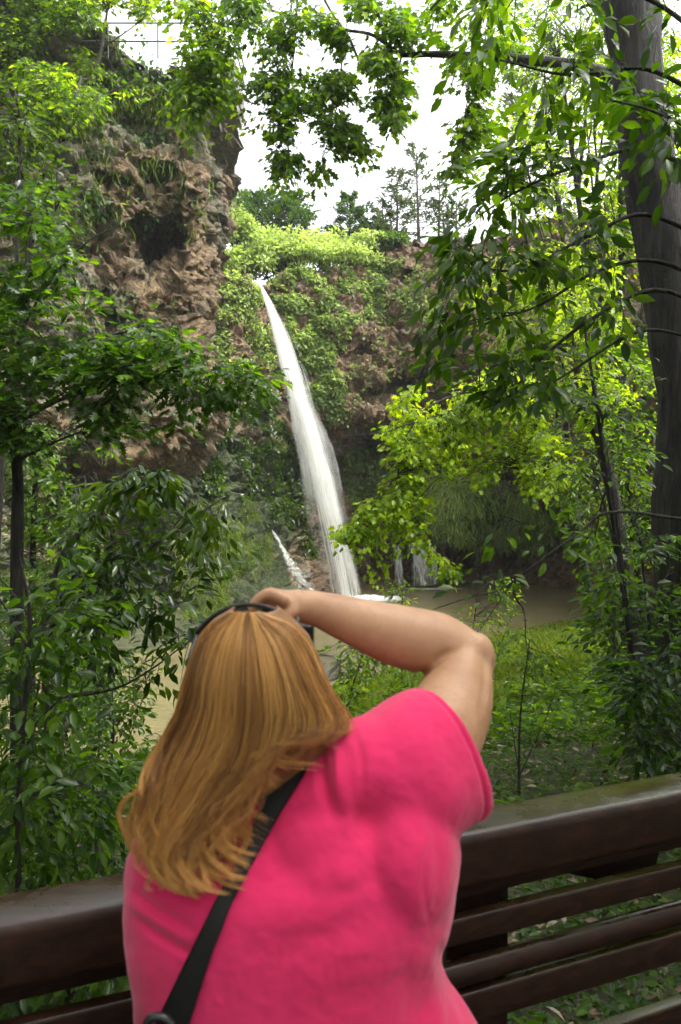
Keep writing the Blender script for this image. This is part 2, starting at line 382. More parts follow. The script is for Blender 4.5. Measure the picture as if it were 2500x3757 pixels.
# ---- left cliff: overhanging headland
edge_py = np.array([-40, 62, 95, 130, 150, 165, 178, 195, 212, 228, 245, 262, 275, 300, 330, 352, 380, 392, 405, 420, 434, 448, 462, 480, 520, 600, 680])
edge_px = np.array([236, 236, 214, 207, 212, 219, 227, 224, 226, 221, 217, 218, 212, 211, 208, 214, 236, 237, 233, 226, 215, 203, 188, 150, 120, 95, 80])
rim_px = np.array([-200, -60, 20, 60, 100, 130, 160, 190, 210, 250])
rim_py = np.array([-130, -75, -30, 0, 30, 50, 62, 66, 62, 60])
ctlA = [(-120, -40, 24), (-120, 200, 20), (-120, 400, 18), (-120, 620, 18), (0, 0, 27), (0, 200, 25.5), (0, 400, 25), (0, 620, 26), (60, 60, 29), (60, 250, 28), (60, 430, 27.5), (60, 520, 29), (60, 620, 30),
        (130, 80, 30.5), (130, 180, 29.6), (130, 300, 29.6), (130, 430, 28.6), (130, 462, 28.8), (110, 500, 31.5), (100, 580, 31), (180, 90, 31), (200, 150, 30.6), (190, 300, 30.2), (185, 400, 29.6), (185, 450, 30), (225, 200, 31.5), (225, 390, 31.2), (180, 500, 34)]
fA = tps(ctlA)
NR, NCm, NCb = 640, 440, 40
v01 = np.linspace(0, 1, NR)[:, None]; h01 = np.linspace(0, 1, NCm)[None, :]
py0 = -130 + v01 * 800
ed = np.interp(py0, edge_py, edge_px)
pxg = -130 + h01 * (ed + 130)
top = np.interp(pxg, rim_px, rim_py)
pyg = top + v01 * (660 - top)
ed2 = np.interp(pyg, edge_py, edge_px); pxg = -130 + h01 * (ed2 + 130)
dA = fA(pxg, pyg)
def dent(px, py, cx, cy, rx, ry, amt, rot=0):
    q_ = np.stack([px / 14, py / 14, 0 * px + 3], -1); px = px + 9 * fbm(q_, 3, 71); py = py + 9 * fbm(q_, 3, 72)
    a = R(rot); dx, dy = px - cx, py - cy; X = dx * math.cos(a) + dy * math.sin(a); Y = -dx * math.sin(a) + dy * math.cos(a)
    return amt * np.exp(-((X / rx) ** 2 + (Y / ry) ** 2) ** 1.6)
dA = dA + dent(pxg, pyg, 160, 248, 17, 30, 3.8, 12) + dent(pxg, pyg, 138, 225, 12, 12, 1.4) + dent(pxg, pyg, 148, 170, 20, 9, 1.3, 15) + dent(pxg, pyg, 110, 183, 14, 6, 1.0) \
    + dent(pxg, pyg, 226, 228, 7, 16, 1.2) + dent(pxg, pyg, 196, 318, 16, 12, 1.0, 20) - dent(pxg, pyg, 130, 300, 30, 30, 0.7) - dent(pxg, pyg, 190, 190, 16, 22, 0.6) \
    + dent(pxg, pyg, 120, 485, 55, 20, 3.0, -4) + dent(pxg, pyg, 60, 470, 30, 14, 1.6) + dent(pxg, pyg, 140, 118, 40, 22, 0.8)
dA = dA + 2.6 * smooth01((h01 - 0.9) / 0.1) ** 2
pts = P(pxg, pyg, dA)
# wrap behind the nose
bk = np.linspace(0, 1, NCb)[None, 1:]
bx = ed2[:, -1:] - 4 * bk - 26 * bk ** 2; bd = dA[:, -1:] + 13 * bk
pyb = pyg[:, -1:] * np.ones_like(bk)
eyeoff = P(bx, pyb, bd)
eyeoff[..., 2] = pts[:, -1:, 2]
pts = np.concatenate([pts, eyeoff], 1)
# plateau rows going back from the rim
rows = []
for k in range(14, 0, -1):
    r_ = pts[0].copy(); s = k * 0.6 * (1 + k * 0.12); r_[:, 1] += s; r_[:, 0] -= s * 0.15; r_[:, 2] += s * 0.12; rows.append(r_)
pts = np.concatenate([np.stack(rows), pts], 0)
nA = grid_normals(pts); 
if nA[300, 200, 1] > 0: nA = -nA
CA = rocky(pts, nA, 1.0, 40); nA2 = grid_normals(CA); nA2 = nA2 if nA2[300, 200, 1] < 0 else -nA2
ppx, ppy = proj(CA)
greyA = 0.10 * smooth01((230 - ppy) / 120) + 0.10 * smooth01((130 - ppx) / 60) - 0.05 * dent(ppx, ppy, 180, 290, 60, 80, 1)
mossA = 0.06 * smooth01((150 - ppy) / 60) + 0.15 * smooth01((ppy - 480) / 30) - 0.08
me = new_mesh('cliff', CA.reshape(-1, 3), quads=grid_quads(*CA.shape[:2]), attrs={'grey': greyA.ravel(), 'moss': mossA.ravel()}, smooth=True)
tag(link('cliff', me, M_ROCK_DARK), 'tall overhanging travertine cliff', kind='structure')

# ---- back wall with the spill lip
rbx = np.array([120, 205, 225, 246, 256, 262, 268, 280, 300, 330, 356, 375, 395, 415, 440, 470, 520, 600, 700, 800])
rby = np.array([262, 262, 268, 274, 280, 284, 276, 268, 266, 270, 262, 250, 243, 236, 234, 240, 225, 200, 170, 150])
ctlB = [(40, 280, 52), (40, 450, 46), (40, 620, 36), (140, 280, 50), (140, 400, 47), (140, 500, 42), (140, 560, 38), (140, 610, 35), (215, 280, 45), (215, 340, 43), (215, 400, 41.5), (215, 470, 41.5), (215, 520, 40), (215, 560, 37.5), (200, 600, 34.5), (200, 630, 32.5),
        (262, 285, 45.5), (262, 340, 45), (262, 420, 45), (270, 480, 45.5), (262, 530, 42.5), (250, 580, 38.5), (300, 620, 39), (300, 560, 43.5), (300, 500, 46), (310, 440, 46.5), (330, 300, 47.5), (330, 380, 46.5),
        (350, 440, 48), (350, 520, 48.5), (350, 585, 49.5), (345, 630, 48), (380, 250, 50), (380, 330, 47.5), (375, 400, 46), (372, 430, 46.5), (372, 452, 51), (390, 500, 50.5), (400, 560, 53.5), (400, 585, 53.5),
        (440, 240, 49), (440, 300, 46.5), (440, 360, 45.5), (440, 400, 47.5), (440, 470, 50.3), (450, 520, 48), (450, 550, 52.5), (450, 600, 53), (520, 300, 42), (520, 400, 42), (520, 480, 47), (520, 560, 52), (520, 620, 52),
        (600, 300, 38), (600, 450, 38), (600, 560, 46), (600, 620, 46), (700, 300, 32), (700, 450, 32), (700, 620, 34), (800, 250, 27), (800, 600, 28)]
fB = tps(ctlB)
NR, NC = 520, 820
pxg = 40 + np.linspace(0, 1, NC)[None, :] * 750 + np.zeros((NR, 1))
top = np.interp(pxg, rbx, rby); pyg = top + np.linspace(0, 1, NR)[:, None] * (650 - top)
dB = fB(pxg, pyg)
dB = dB + dent(pxg, pyg, 372, 441, 14, 11, 3.5) + dent(pxg, pyg, 405, 385, 34, 7, 1.6, -16) + dent(pxg, pyg, 366, 352, 12, 7, 1.5) + dent(pxg, pyg, 428, 345, 16, 7, 1.6, 8) \
    + dent(pxg, pyg, 440, 372, 20, 8, 2.0) + dent(pxg, pyg, 410, 275, 8, 5, 1.2) + dent(pxg, pyg, 285, 440, 12, 60, 1.0) - dent(pxg, pyg, 385, 415, 22, 14, 0.8) + dent(pxg, pyg, 500, 470, 60, 9, 1.5) \
    + dent(pxg, pyg, 420, 560, 70, 22, 2.2)
pts = P(pxg, pyg, dB)
rows = []
for k in range(16, 0, -1):
    r_ = pts[0].copy(); s = k * 0.7 * (1 + k * 0.25); r_[:, 1] += s; r_[:, 0] *= (1 + s * 0.02)
    r_[:, 2] += s * 0.10 * (1 + 0.5 * np.sin(r_[:, 0] * 0.2)); rows.append(r_)
pts = np.concatenate([np.stack(rows), pts], 0)
nB = grid_normals(pts)
if nB[300, 300, 1] > 0: nB = -nB
CB = rocky(pts, nB, 1.05, 80); nB2 = grid_normals(CB); nB2 = nB2 if nB2[300, 300, 1] < 0 else -nB2
ppxB, ppyB = proj(CB)
greyB = 0.10 * smooth01((285 - ppyB) / 50) + 0.05 * smooth01((ppyB - 400) / 60) * smooth01((360 - ppxB) / 60) - 0.10 - 0.12 * dent(ppxB, ppyB, 415, 350, 80, 80, 1)
mossB = 0.36 * smooth01((330 - ppxB) / 60) * smooth01((ppyB - 400) / 60) + 0.05 * smooth01((320 - ppyB) / 60) + 0.12 * smooth01((ppyB - 450) / 30) * smooth01((540 - ppyB) / 20) - 0.07
me = new_mesh('rock_wall', CB.reshape(-1, 3), quads=grid_quads(*CB.shape[:2]), attrs={'grey': greyB.ravel(), 'moss': mossB.ravel()}, smooth=True)
tag(link('rock_wall', me, M_ROCK), 'curved rock wall behind the pool with the spill lip', kind='structure')

# ================================================================= WATERFALL
def water_mat(name, dens, sx, sy):
    m, t, b = mat(name)
    uv = N(t, 'ShaderNodeCombineXYZ'); t.links.new(attr(t, 'wu'), uv.inputs[0]); t.links.new(attr(t, 'wv'), uv.inputs[1]); t.links.new(attr(t, 'wl'), uv.inputs[2])
    mp = N(t, 'ShaderNodeMapping'); mp.inputs['Scale'].default_value = (sx, sy, 7.3); t.links.new(uv.outputs[0], mp.inputs[0])
    n = noise(t, 1.0, 5, 0.6, mp.outputs[0])
    mp2 = N(t, 'ShaderNodeMapping'); mp2.inputs['Scale'].default_value = (sx * 0.2, sy * 2.5, 3.1); t.links.new(uv.outputs[0], mp2.inputs[0])
    n2 = noise(t, 1.0, 3, 0.6, mp2.outputs[0])
    s = N(t, 'ShaderNodeMath', operation='ADD'); t.links.new(n, s.inputs[0]); t.links.new(n2, s.inputs[1])
    s2 = N(t, 'ShaderNodeMath', operation='ADD'); t.links.new(s.outputs[0], s2.inputs[0]); t.links.new(attr(t, 'wa'), s2.inputs[1])
    mr = N(t, 'ShaderNodeMapRange'); mr.inputs['From Min'].default_value = 1.45 - dens; mr.inputs['From Max'].default_value = 1.95 - dens
    t.links.new(s2.outputs[0], mr.inputs[0]); t.links.new(mr.outputs[0], b.inputs['Alpha'])
    b.inputs['Base Color'].default_value = (0.86, 0.87, 0.83, 1); b.inputs['Roughness'].default_value = 0.55
    tr = N(t, 'ShaderNodeBsdfTranslucent'); tr.inputs[0].default_value = (0.9, 0.9, 0.87, 1)
    tp = N(t, 'ShaderNodeBsdfTransparent'); m1 = N(t, 'ShaderNodeMixShader'); t.links.new(mr.outputs[0], m1.inputs[0]); t.links.new(tp.outputs[0], m1.inputs[1]); t.links.new(tr.outputs[0], m1.inputs[2])
    m2 = N(t, 'ShaderNodeMixShader'); m2.inputs[0].default_value = 0.45; t.links.new(b.outputs[0], m2.inputs[1]); t.links.new(m1.outputs[0], m2.inputs[2])
    t.links.new(m2.outputs[0], t.nodes['Material Output'].inputs['Surface'])
    return m
def veil(cl, width, layers, nu=24, nv=160, spread=0.35, edge=0.5, fade=0.01):
    """cl: (k,3) centre line, width: (k,) half width in metres; several curved sheets, one inside the other"""
    V = []; Q = []; U = []; VV = []; A = []; L = []; off = 0
    s = np.linspace(0, 1, len(cl)); tt = np.linspace(0, 1, nv)
    c = np.stack([np.interp(tt, s, cl[:, i]) for i in range(3)], -1); wd = np.interp(tt, s, width)
    for l in range(layers):
        f = 1.0 - 0.16 * l; u = np.linspace(-1, 1, nu)
        ang = u * 1.25
        X = np.sin(ang) / math.sin(1.25) * f
        Yo = -np.cos(ang) * 0.55 * f * (1 if l % 2 == 0 else -1)
        p = c[:, None, :] + np.stack([X[None] * wd[:, None], Yo[None] * wd[:, None] * spread * 2, 0 * X[None] * wd[:, None]], -1)
        p[..., 0] += 0.10 * wd[:, None] * fbm(np.stack([u[None] * 2 + 0 * tt[:, None], tt[:, None] * 9 + 0 * u[None], 0 * tt[:, None] + l + 0 * u[None]], -1), 3, 5)
        V.append(p.reshape(-1, 3)); Q.append(grid_quads(nv, nu) + off); off += nv * nu
        U.append((u[None] * 0.5 + 0 * tt[:, None]).ravel()); VV.append((tt[:, None] + 0 * u[None]).ravel()); L.append(np.full(nu * nv, float(l)))
        A.append((edge * (0.4 - 1.4 * np.abs(u[None]) ** 2.2) + 0.25 * (0.3 - tt[:, None]) - 1.5 * (1 - smooth01(tt[:, None] / fade))).ravel())
    return np.concatenate(V), np.concatenate(Q), dict(wu=np.concatenate(U), wv=np.concatenate(VV), wa=np.concatenate(A), wl=np.concatenate(L))
M_FALL = water_mat('falling_water', 0.57, 30, 1.4)
M_THIN = water_mat('thin_falling_water', 0.40, 16, 2.2)
fl = np.array([(260, 284, 45.3), (263.5, 291, 44.7), (270, 306, 44.2), (281, 334, 43.7), (292, 370, 43.2), (303, 410, 42.8), (313, 445, 42.5), (322, 480, 42.2), (330, 515, 42.0), (338, 555, 41.8), (345, 590, 41.6), (347, 604, 41.5)])
fw = np.array([1.2, 2.6, 6.0, 10.5, 13, 14.5, 16, 17.5, 18.5, 19, 20, 21]) * 43 / FPX * 1.0
cl = P(fl[:, 0], fl[:, 1], fl[:, 2]); v, q, a = veil(cl, fw, 5)
wf = link('waterfall', new_mesh('waterfall', v, quads=q, attrs=a, smooth=True), M_FALL)
tag(wf, 'tall white main waterfall pouring from the notch in the cliff rim', 'waterfall')
M_SPRAY = water_mat('drifting_spray', 0.40, 5, 1.1)
v, q, a = veil(cl + np.array([0, -.15, 0]), fw * np.linspace(1.2, 2.3, len(fw)), 4, spread=0.5, edge=0.55, fade=0.3)
link('spray', new_mesh('spray', v, quads=q, attrs=a, smooth=True), M_SPRAY, wf)
M_CASC = water_mat('tumbling_water', 0.50, 12, 9)
def fall(name, lab, ctl, wpx, layers=3, matl=None, cat='waterfall', group=None, nv=80):
    c = np.array(ctl, float); d = c[:, 2].mean()
    v, q, a = veil(P(c[:, 0], c[:, 1], c[:, 2]), np.array(wpx) * d / FPX, layers, 16, nv, edge=0.35, fade=0.35)
    return tag(link(name, new_mesh(name, v, quads=q, attrs=a, smooth=True), matl or M_THIN), lab, cat, group)
G2 = 'thin falls dropping from the mossy ledge'
fall('thin_waterfall', 'widest white thin waterfall dropping from the mossy ledge', [(409, 500, 49.2), (414, 530, 49), (420, 560, 48.9), (423, 585, 48.8)], [5, 8, 12, 15], 4, M_FALL, group=G2)
fall('thin_waterfall', 'faint thin waterfall just beside the main fall, left of the widest thin fall', [(396, 530, 49.6), (398, 560, 49.4), (400, 585, 49.3)], [4, 5.5, 7], 3, M_FALL, group=G2)
fall('thin_waterfall', 'narrow thin waterfall just to the right of the widest thin fall', [(432, 532, 49.8), (434, 560, 49.6), (435, 584, 49.5)], [3, 4.5, 6], 3, M_FALL, group=G2)
fall('thin_waterfall', 'narrow thread of water under the trailing mossy vines', [(441, 515, 49.5), (444, 550, 49.3), (447, 583, 49.2)], [1.2, 2.2, 3], group=G2)
fall('thin_waterfall', 'farthest faint water thread, out from under the hanging grass', [(476, 535, 49.5), (477, 560, 49.3), (478, 583, 49.2)], [1.0, 2.0, 2.5], group=G2)
fall('thin_waterfall', 'short upper trickle on the ivy wall above the widest thin fall', [(398, 462, 49.8), (401, 480, 49.2), (405, 500, 48.9)], [2, 3, 3.5], group=G2)
fall('cascade', 'white rocky cascade running down the slope left of the main waterfall', [(x, y, float(np.min(fB(np.array([x - 6., x, x + 8.]), np.array([y, y, y * 1.]))) - 1.5)) for x, y in ((258, 500), (268, 522), (281, 545), (290, 562), (298, 575), (308, 592))], [2.5, 2.5, 3, 7, 12, 17], 3, M_CASC, cat='cascade')

# foam where the main fall lands
fx, fy = np.meshgrid(np.linspace(-1, 1, 90), np.linspace(-1, 1, 60))
rr = np.sqrt(fx ** 2 + fy ** 2)
cx, cy = P(362, 600, 43.2)[:2]
pp = np.stack([cx + fx * 3.4 + 0.5, cy + fy * 3.0, 0 * fx], -1)
nn = fbm(pp * 2.2, 4, 21)
pp[..., 2] = WATER_Z + 0.02 + np.clip(1 - rr, 0, 1) * (0.16 + 0.25 * nn)
m, t, b = mat('foam'); co = objco(t)
s = N(t, 'ShaderNodeMath', operation='ADD'); t.links.new(noise(t, 2.0, 6, 0.7, objco(t, (1, 2.2, 1))), s.inputs[0]); t.links.new(attr(t, 'wa'), s.inputs[1])
mr = N(t, 'ShaderNodeMapRange'); mr.inputs['From Min'].default_value = 0.70; mr.inputs['From Max'].default_value = 1.35; t.links.new(s.outputs[0], mr.inputs[0]); t.links.new(mr.outputs[0], b.inputs['Alpha'])
b.inputs['Base Color'].default_value = (0.85, 0.85, 0.82, 1); b.inputs['Roughness'].default_value = 0.6
me = new_mesh('foam', pp.reshape(-1, 3), quads=grid_quads(*fx.shape), attrs={'wa': (0.95 - 1.15 * rr).ravel()}, smooth=True)
tag(link('foam', me, m), 'white foam churned up where the main waterfall lands', kind='stuff')
fx, fy = np.meshgrid(np.linspace(-1, 1, 80), np.linspace(-1, 1, 24)); rr = np.sqrt(fx ** 2 + fy ** 2)
cx, cy = P(432, 586, 48.5)[:2]
me = new_mesh('foam', np.stack([cx + fx * 4.2, cy + fy * 1.0 + 0 * fx, WATER_Z + 0.03 + 0 * fx], -1).reshape(-1, 3), quads=grid_quads(*fx.shape), attrs={'wa': (0.62 - 0.75 * rr).ravel()}, smooth=True)
tag(link('foam', me, m), 'thin line of foam under the small falls', kind='stuff')
# ================================================================= RAILING AND BOARDWALK
def rail_y(x): return 1.5625 + 0.427 * x
RD = unit(np.array([1, 0.427, 0])); RN = np.array([-RD[1], RD[0], 0])       # along, away from viewer
RO = np.array([0, 1.5625, 0])
def rounded_bar(name, x0, x1, z0, z1, depth, off, mt, parent, r=0.01, nseg=60, wob=0.0015, seed=0):
    """bar running along the railing; off = distance of its front face behind the front plane"""
    k = 5; prof = []
    for cx, cz, a0 in ((depth - r, z1 - r, 0), (r, z1 - r, 90), (r, z0 + r, 180), (depth - r, z0 + r, 270)):
        for i in range(k):
            a = R(a0 + 90 * i / (k - 1)); prof.append((cx + r * math.cos(a), cz + r * math.sin(a)))
    prof = np.array(prof); s = np.linspace(x0, x1, nseg); m_ = len(prof)
    v = RO + RD * s[:, None, None] + RN * (off + prof[None, :, 0:1]) + np.array([0, 0, 1]) * prof[None, :, 1:2]
    v = v + (wob * fbm(v * np.array([3, 3, 25]) + seed, 3, 5))[..., None] * (RN + np.array([0, 0, 1]))
    i = np.arange(nseg * m_).reshape(nseg, m_); j = np.roll(i, -1, 1)
    q = np.stack([i[:-1], i[1:], j[1:], j[:-1]], -1).reshape(-1, 4)
    V = v.reshape(-1, 3); c0 = len(V); V = np.concatenate([V, v[0].mean(0)[None], v[-1].mean(0)[None]])
    t = [(c0, i[0, a], j[0, a]) for a in range(m_)] + [(c0 + 1, j[-1, a], i[-1, a]) for a in range(m_)]
    o = link(name, new_mesh(name, V, tris=t, quads=q, smooth=True), mt, parent)
    return o
m, t, b = mat('wet_brown_timber'); co = objco(t, (1, 1, 1))
g = N(t, 'ShaderNodeMapping'); g.inputs['Rotation'].default_value = (0, 0, -math.atan(0.427)); g.inputs['Scale'].default_value = (1.2, 22, 22); t.links.new(co, g.inputs[0])
n = noise(t, 2.2, 6, 0.65, g.outputs[0], 0.3); n2 = noise(t, 6, 5, 0.6, co)
c = ramp(t, n, [(0.3, (0.010, 0.005, 0.003)), (0.55, (0.027, 0.0115, 0.006)), (0.8, (0.050, 0.021, 0.011))])
geo = N(t, 'ShaderNodeNewGeometry'); sx = N(t, 'ShaderNodeSeparateXYZ'); t.links.new(geo.outputs['Normal'], sx.inputs[0])
upf0 = sx.outputs['Z']; upf = ramp(t, sx.outputs['Z'], [(0.75, (0, 0, 0)), (0.95, (1, 1, 1))])
xf = N(t, 'ShaderNodeSeparateXYZ'); t.links.new(co, xf.inputs[0])
mx_ = N(t, 'ShaderNodeMapRange'); mx_.inputs['From Min'].default_value = 0.25; mx_.inputs['From Max'].default_value = 0.75; t.links.new(xf.outputs['X'], mx_.inputs[0])
mm = N(t, 'ShaderNodeMath', operation='MULTIPLY'); t.links.new(upf, mm.inputs[0]); t.links.new(mx_.outputs[0], mm.inputs[1])
mm2 = N(t, 'ShaderNodeMath', operation='MULTIPLY'); t.links.new(mm.outputs[0], mm2.inputs[0]); t.links.new(ramp(t, n2, [(0.35, (0, 0, 0)), (0.6, (0.8, 0.8, 0.8))]), mm2.inputs[1])
c = mix(t, mm2.outputs[0], c, (0.055, 0.060, 0.012))
t.links.new(c, b.inputs['Base Color'])
t.links.new(mix(t, upf, (0.55, 0.55, 0.55), ramp(t, n2, [(0.42, (0.10, 0.10, 0.10)), (0.55, (0.32, 0.32, 0.32))])), b.inputs['Roughness']); t.links.new(mix(t, upf, (0.22, 0.22, 0.22), (0.7, 0.7, 0.7)), b.inputs['Specular IOR Level']); bump(t, b, n, 0.22, 0.006)
M_TIMBER = m
ra = empty('railing', (0, 1.5625, 0)); tag(ra, 'dark brown wet timber railing with a mossy top board and four slats', 'railing')
rounded_bar('top_rail', -2.6, 4.2, 0.858, 0.98, 0.135, 0, M_TIMBER, ra, r=0.022, nseg=160, wob=0.002)
rounded_bar('lower_beam', -2.6, 4.2, 0.81, 0.856, 0.04, 0.06, M_TIMBER, ra, r=0.006)
for z0, z1, dp, r, sd_ in ((0.746, 0.80, 0.035, 0.007, 1), (0.643, 0.70, 0.05, 0.024, 2), (0.565, 0.637, 0.035, 0.007, 3), (0.40, 0.46, 0.035, 0.007, 4)):
    if sd_ == 1: z0, z1 = 0.746, 0.803
    rounded_bar('slat', -2.6, 4.2, z0, z1, dp, 0.0, M_TIMBER, ra, r=r, seed=sd_ * 9)
def post(s0, w_=0.155):
    k = []
    o = rounded_bar('post', s0 - w_ / 2, s0 + w_ / 2, -0.5, 0.843, 0.12, 0.102, M_TIMBER, ra, r=0.012, nseg=6); return o
def s_at(px):
    u = (px - 340.5) / FPX; y = 1.5625 / (1 - 0.427 * u); x = u * y; return x / RD[0]
post(s_at(507)); post(s_at(507) + 1.75); post(s_at(507) - 1.75)
# diagonal brace behind the railing
a_ = RO + RD * (s_at(525)) + RN * 0.16 + np.array([0, 0, 0.90]); b_ = RO + RD * (s_at(700)) + RN * 0.16 + np.array([0, 0, 0.72])
def plank(name, a, b2, w_, th, mt, parent=None):
    d = unit(b2 - a); sdv = unit(np.cross(d, RN)); nn = np.cross(sdv, d); V = []
    for p in (a, b2):
        for s1, s2 in ((-1, -1), (1, -1), (1, 1), (-1, 1)): V.append(p + sdv * s1 * w_ / 2 + nn * s2 * th / 2)
    return link(name, new_mesh(name, V, quads=[(0, 1, 2, 3), (7, 6, 5, 4), (0, 4, 5, 1), (1, 5, 6, 2), (2, 6, 7, 3), (3, 7, 4, 0)]), mt, parent)
plank('brace', a_, b_, 0.10, 0.04, M_TIMBER, ra)
# boardwalk floor behind and beneath the photographer
Vb = []; Qb = []
k = 0
for i in range(-22, 34):
    a = i * 0.14; 
    for (p, q2) in ((a + .003, a + .137),):
        c4 = [RO + RD * p, RO + RD * q2, RO + RD * q2 - RN * 4.2, RO + RD * p - RN * 4.2]
        V8 = [x + np.array([0, 0, 0.0]) + RN * 0.20 for x in c4] + [x + np.array([0, 0, -0.04]) + RN * 0.20 for x in c4]
        Vb += V8; Qb += [(k, k + 1, k + 2, k + 3), (k + 7, k + 6, k + 5, k + 4), (k, k + 4, k + 5, k + 1), (k + 1, k + 5, k + 6, k + 2), (k + 2, k + 6, k + 7, k + 3), (k + 3, k + 7, k + 4, k)]; k += 8
tag(link('boardwalk', new_mesh('boardwalk', Vb, quads=Qb), M_TIMBER), 'plank boardwalk the people stand on', kind='structure')

# ================================================================= OVERLOOK ON THE CLIFF
m, t, b = mat('overlook_concrete'); b.inputs['Base Color'].default_value = (0.13, 0.12, 0.105, 1); b.inputs['Roughness'].default_value = 0.85; bump(t, b, noise(t, 8, 4, 0.6, objco(t)), 0.4, 0.05); M_CONC = m
m, t, b = mat('rail_metal'); b.inputs['Base Color'].default_value = (0.10, 0.11, 0.11, 1); b.inputs['Metallic'].default_value = 0.6; b.inputs['Roughness'].default_value = 0.5; M_METAL = m
def boxm(name, lo, hi, mt, parent=None, bev=0.0):
    bm = bmesh.new(); bmesh.ops.create_cube(bm, size=1.0)
    for v in bm.verts: v.co = Vector([lo[i] + (v.co[i] + 0.5) * (hi[i] - lo[i]) for i in range(3)])
    if bev: bmesh.ops.bevel(bm, geom=bm.edges[:], offset=bev, segments=3, affect='EDGES', profile=0.6)
    me = bpy.data.meshes.new(name); bm.to_mesh(me); bm.free()
    return link(name, me, mt, parent)
pl = empty('overlook_platform', P(205, 62, 31.5)); tag(pl, 'concrete lookout platform jutting from the top of the tall cliff', 'platform')
p0 = P(203, 61, 30); p1 = P(235, 61, 30)
boxm('deck_slab', (p0[0], 29.8, p0[2] - 0.9), (p1[0], 33.0, p0[2]), M_CONC, pl, 0.03)
q_ = P(228, 97, 30); boxm('support', (q_[0] - .3, 30.1, q_[2]), (q_[0] + .22, 32.5, p0[2] - 0.903), M_CONC, pl, 0.04)
og = empty('overlook_railing', (p0[0], 29.8, p0[2])); tag(og, 'thin metal guard rail around the lookout platform on the cliff', 'railing')
hz = p0[2]
tb = Tubes()
for zz in (1.30, 0.62): tb.add([P(60, 60, 29.8) * [1, 1, 0] + [0, 0, hz + zz + .0], np.array([p1[0], 29.8, hz + zz])], 0.028, 6); tb.add([[p1[0], 29.8, hz + zz], [p1[0], 33, hz + zz]], 0.028, 6)
link('rail', tb.mesh('rail'), M_METAL, og)
for px_ in (108, 158, 197, 236):
    x_ = P(px_, 60, 29.8)[0]; tb = Tubes(); tb.add([[x_, 29.8, hz], [x_, 29.8, hz + 1.30]], 0.03, 6); link('post', tb.mesh('post'), M_METAL, og)

# ================================================================= THE PHOTOGRAPHER
def tubeV(pts, rad, n=20, sq=None, cap=True, res=4):
    """closed rounded tube through pts (k,3) with radii (k,) ; sq = (axis, factor) squashes the section along an axis"""
    pts = np.asarray(pts, float); k = len(pts); m_ = (k - 1) * res + 1
    s = np.linspace(0, 1, m_); p = spline(pts, m_); r = np.interp(s, np.linspace(0, 1, k), rad)
    t = unit(np.gradient(p, axis=0)); ref = np.array([0.21, 0.1, 1.0]) if abs(t[:, 2]).mean() < .75 else np.array([1.0, .1, .05])
    a = unit(np.cross(t, ref)); b2 = np.cross(t, a); th = np.linspace(0, 2 * math.pi, n, endpoint=False)
    if cap:
        e0 = [(p[0] - t[0] * r[0] * math.sin(q), r[0] * math.cos(q), a[0], b2[0]) for q in np.linspace(math.pi / 2 * .96, 0.2, 6)]
        e1 = [(p[-1] + t[-1] * r[-1] * math.sin(q), r[-1] * math.cos(q), a[-1], b2[-1]) for q in np.linspace(0.2, math.pi / 2 * .96, 6)]
        p = np.concatenate([[x[0] for x in e0], p, [x[0] for x in e1]]); r = np.concatenate([[x[1] for x in e0], r, [x[1] for x in e1]])
        a = np.concatenate([[x[2] for x in e0], a, [x[2] for x in e1]]); b2 = np.concatenate([[x[3] for x in e0], b2, [x[3] for x in e1]])
    d = np.cos(th)[None, :, None] * a[:, None] + np.sin(th)[None, :, None] * b2[:, None]
    if sq is not None:
        ax, f = np.asarray(sq[0], float), sq[1]; d = d - (d @ ax)[..., None] * ax * (1 - f)
    v = p[:, None] + d * r[:, None, None]; L_ = len(p)
    i = np.arange(L_ * n).reshape(L_, n); j = np.roll(i, -1, 1); q = np.stack([i[:-1], j[:-1], j[1:], i[1:]], -1).reshape(-1, 4)
    V = np.concatenate([v.reshape(-1, 3), p[:1], p[-1:]]); c0 = L_ * n
    T = [(c0, j[0, x], i[0, x]) for x in range(n)] + [(c0 + 1, i[-1, x], j[-1, x]) for x in range(n)]
    return V, q, np.array(T)
def ellV(c, r, rot=None, n=24):
    th, ph = np.meshgrid(np.linspace(0, math.pi, n), np.linspace(0, 2 * math.pi, n * 2, endpoint=False), indexing='ij')
    v = np.stack([np.sin(th) * np.cos(ph), np.sin(th) * np.sin(ph), np.cos(th)], -1)[1:-1] * np.asarray(r); 
    top = np.array([[0, 0, r[2]]]); bot = np.array([[0, 0, -r[2]]]); L_, m_ = v.shape[:2]
    V = np.concatenate([v.reshape(-1, 3), top, bot])
    if rot is not None: V = V @ np.array(Matrix.Rotation(R(rot[0]), 3, rot[1])).T
    i = np.arange(L_ * m_).reshape(L_, m_); j = np.roll(i, -1, 1); q = np.stack([i[:-1], i[1:], j[1:], j[:-1]], -1).reshape(-1, 4)
    c0 = L_ * m_; T = [(c0, i[0, x], j[0, x]) for x in range(m_)] + [(c0 + 1, j[-1, x], i[-1, x]) for x in range(m_)]
    return V + np.asarray(c), q, np.array(T)
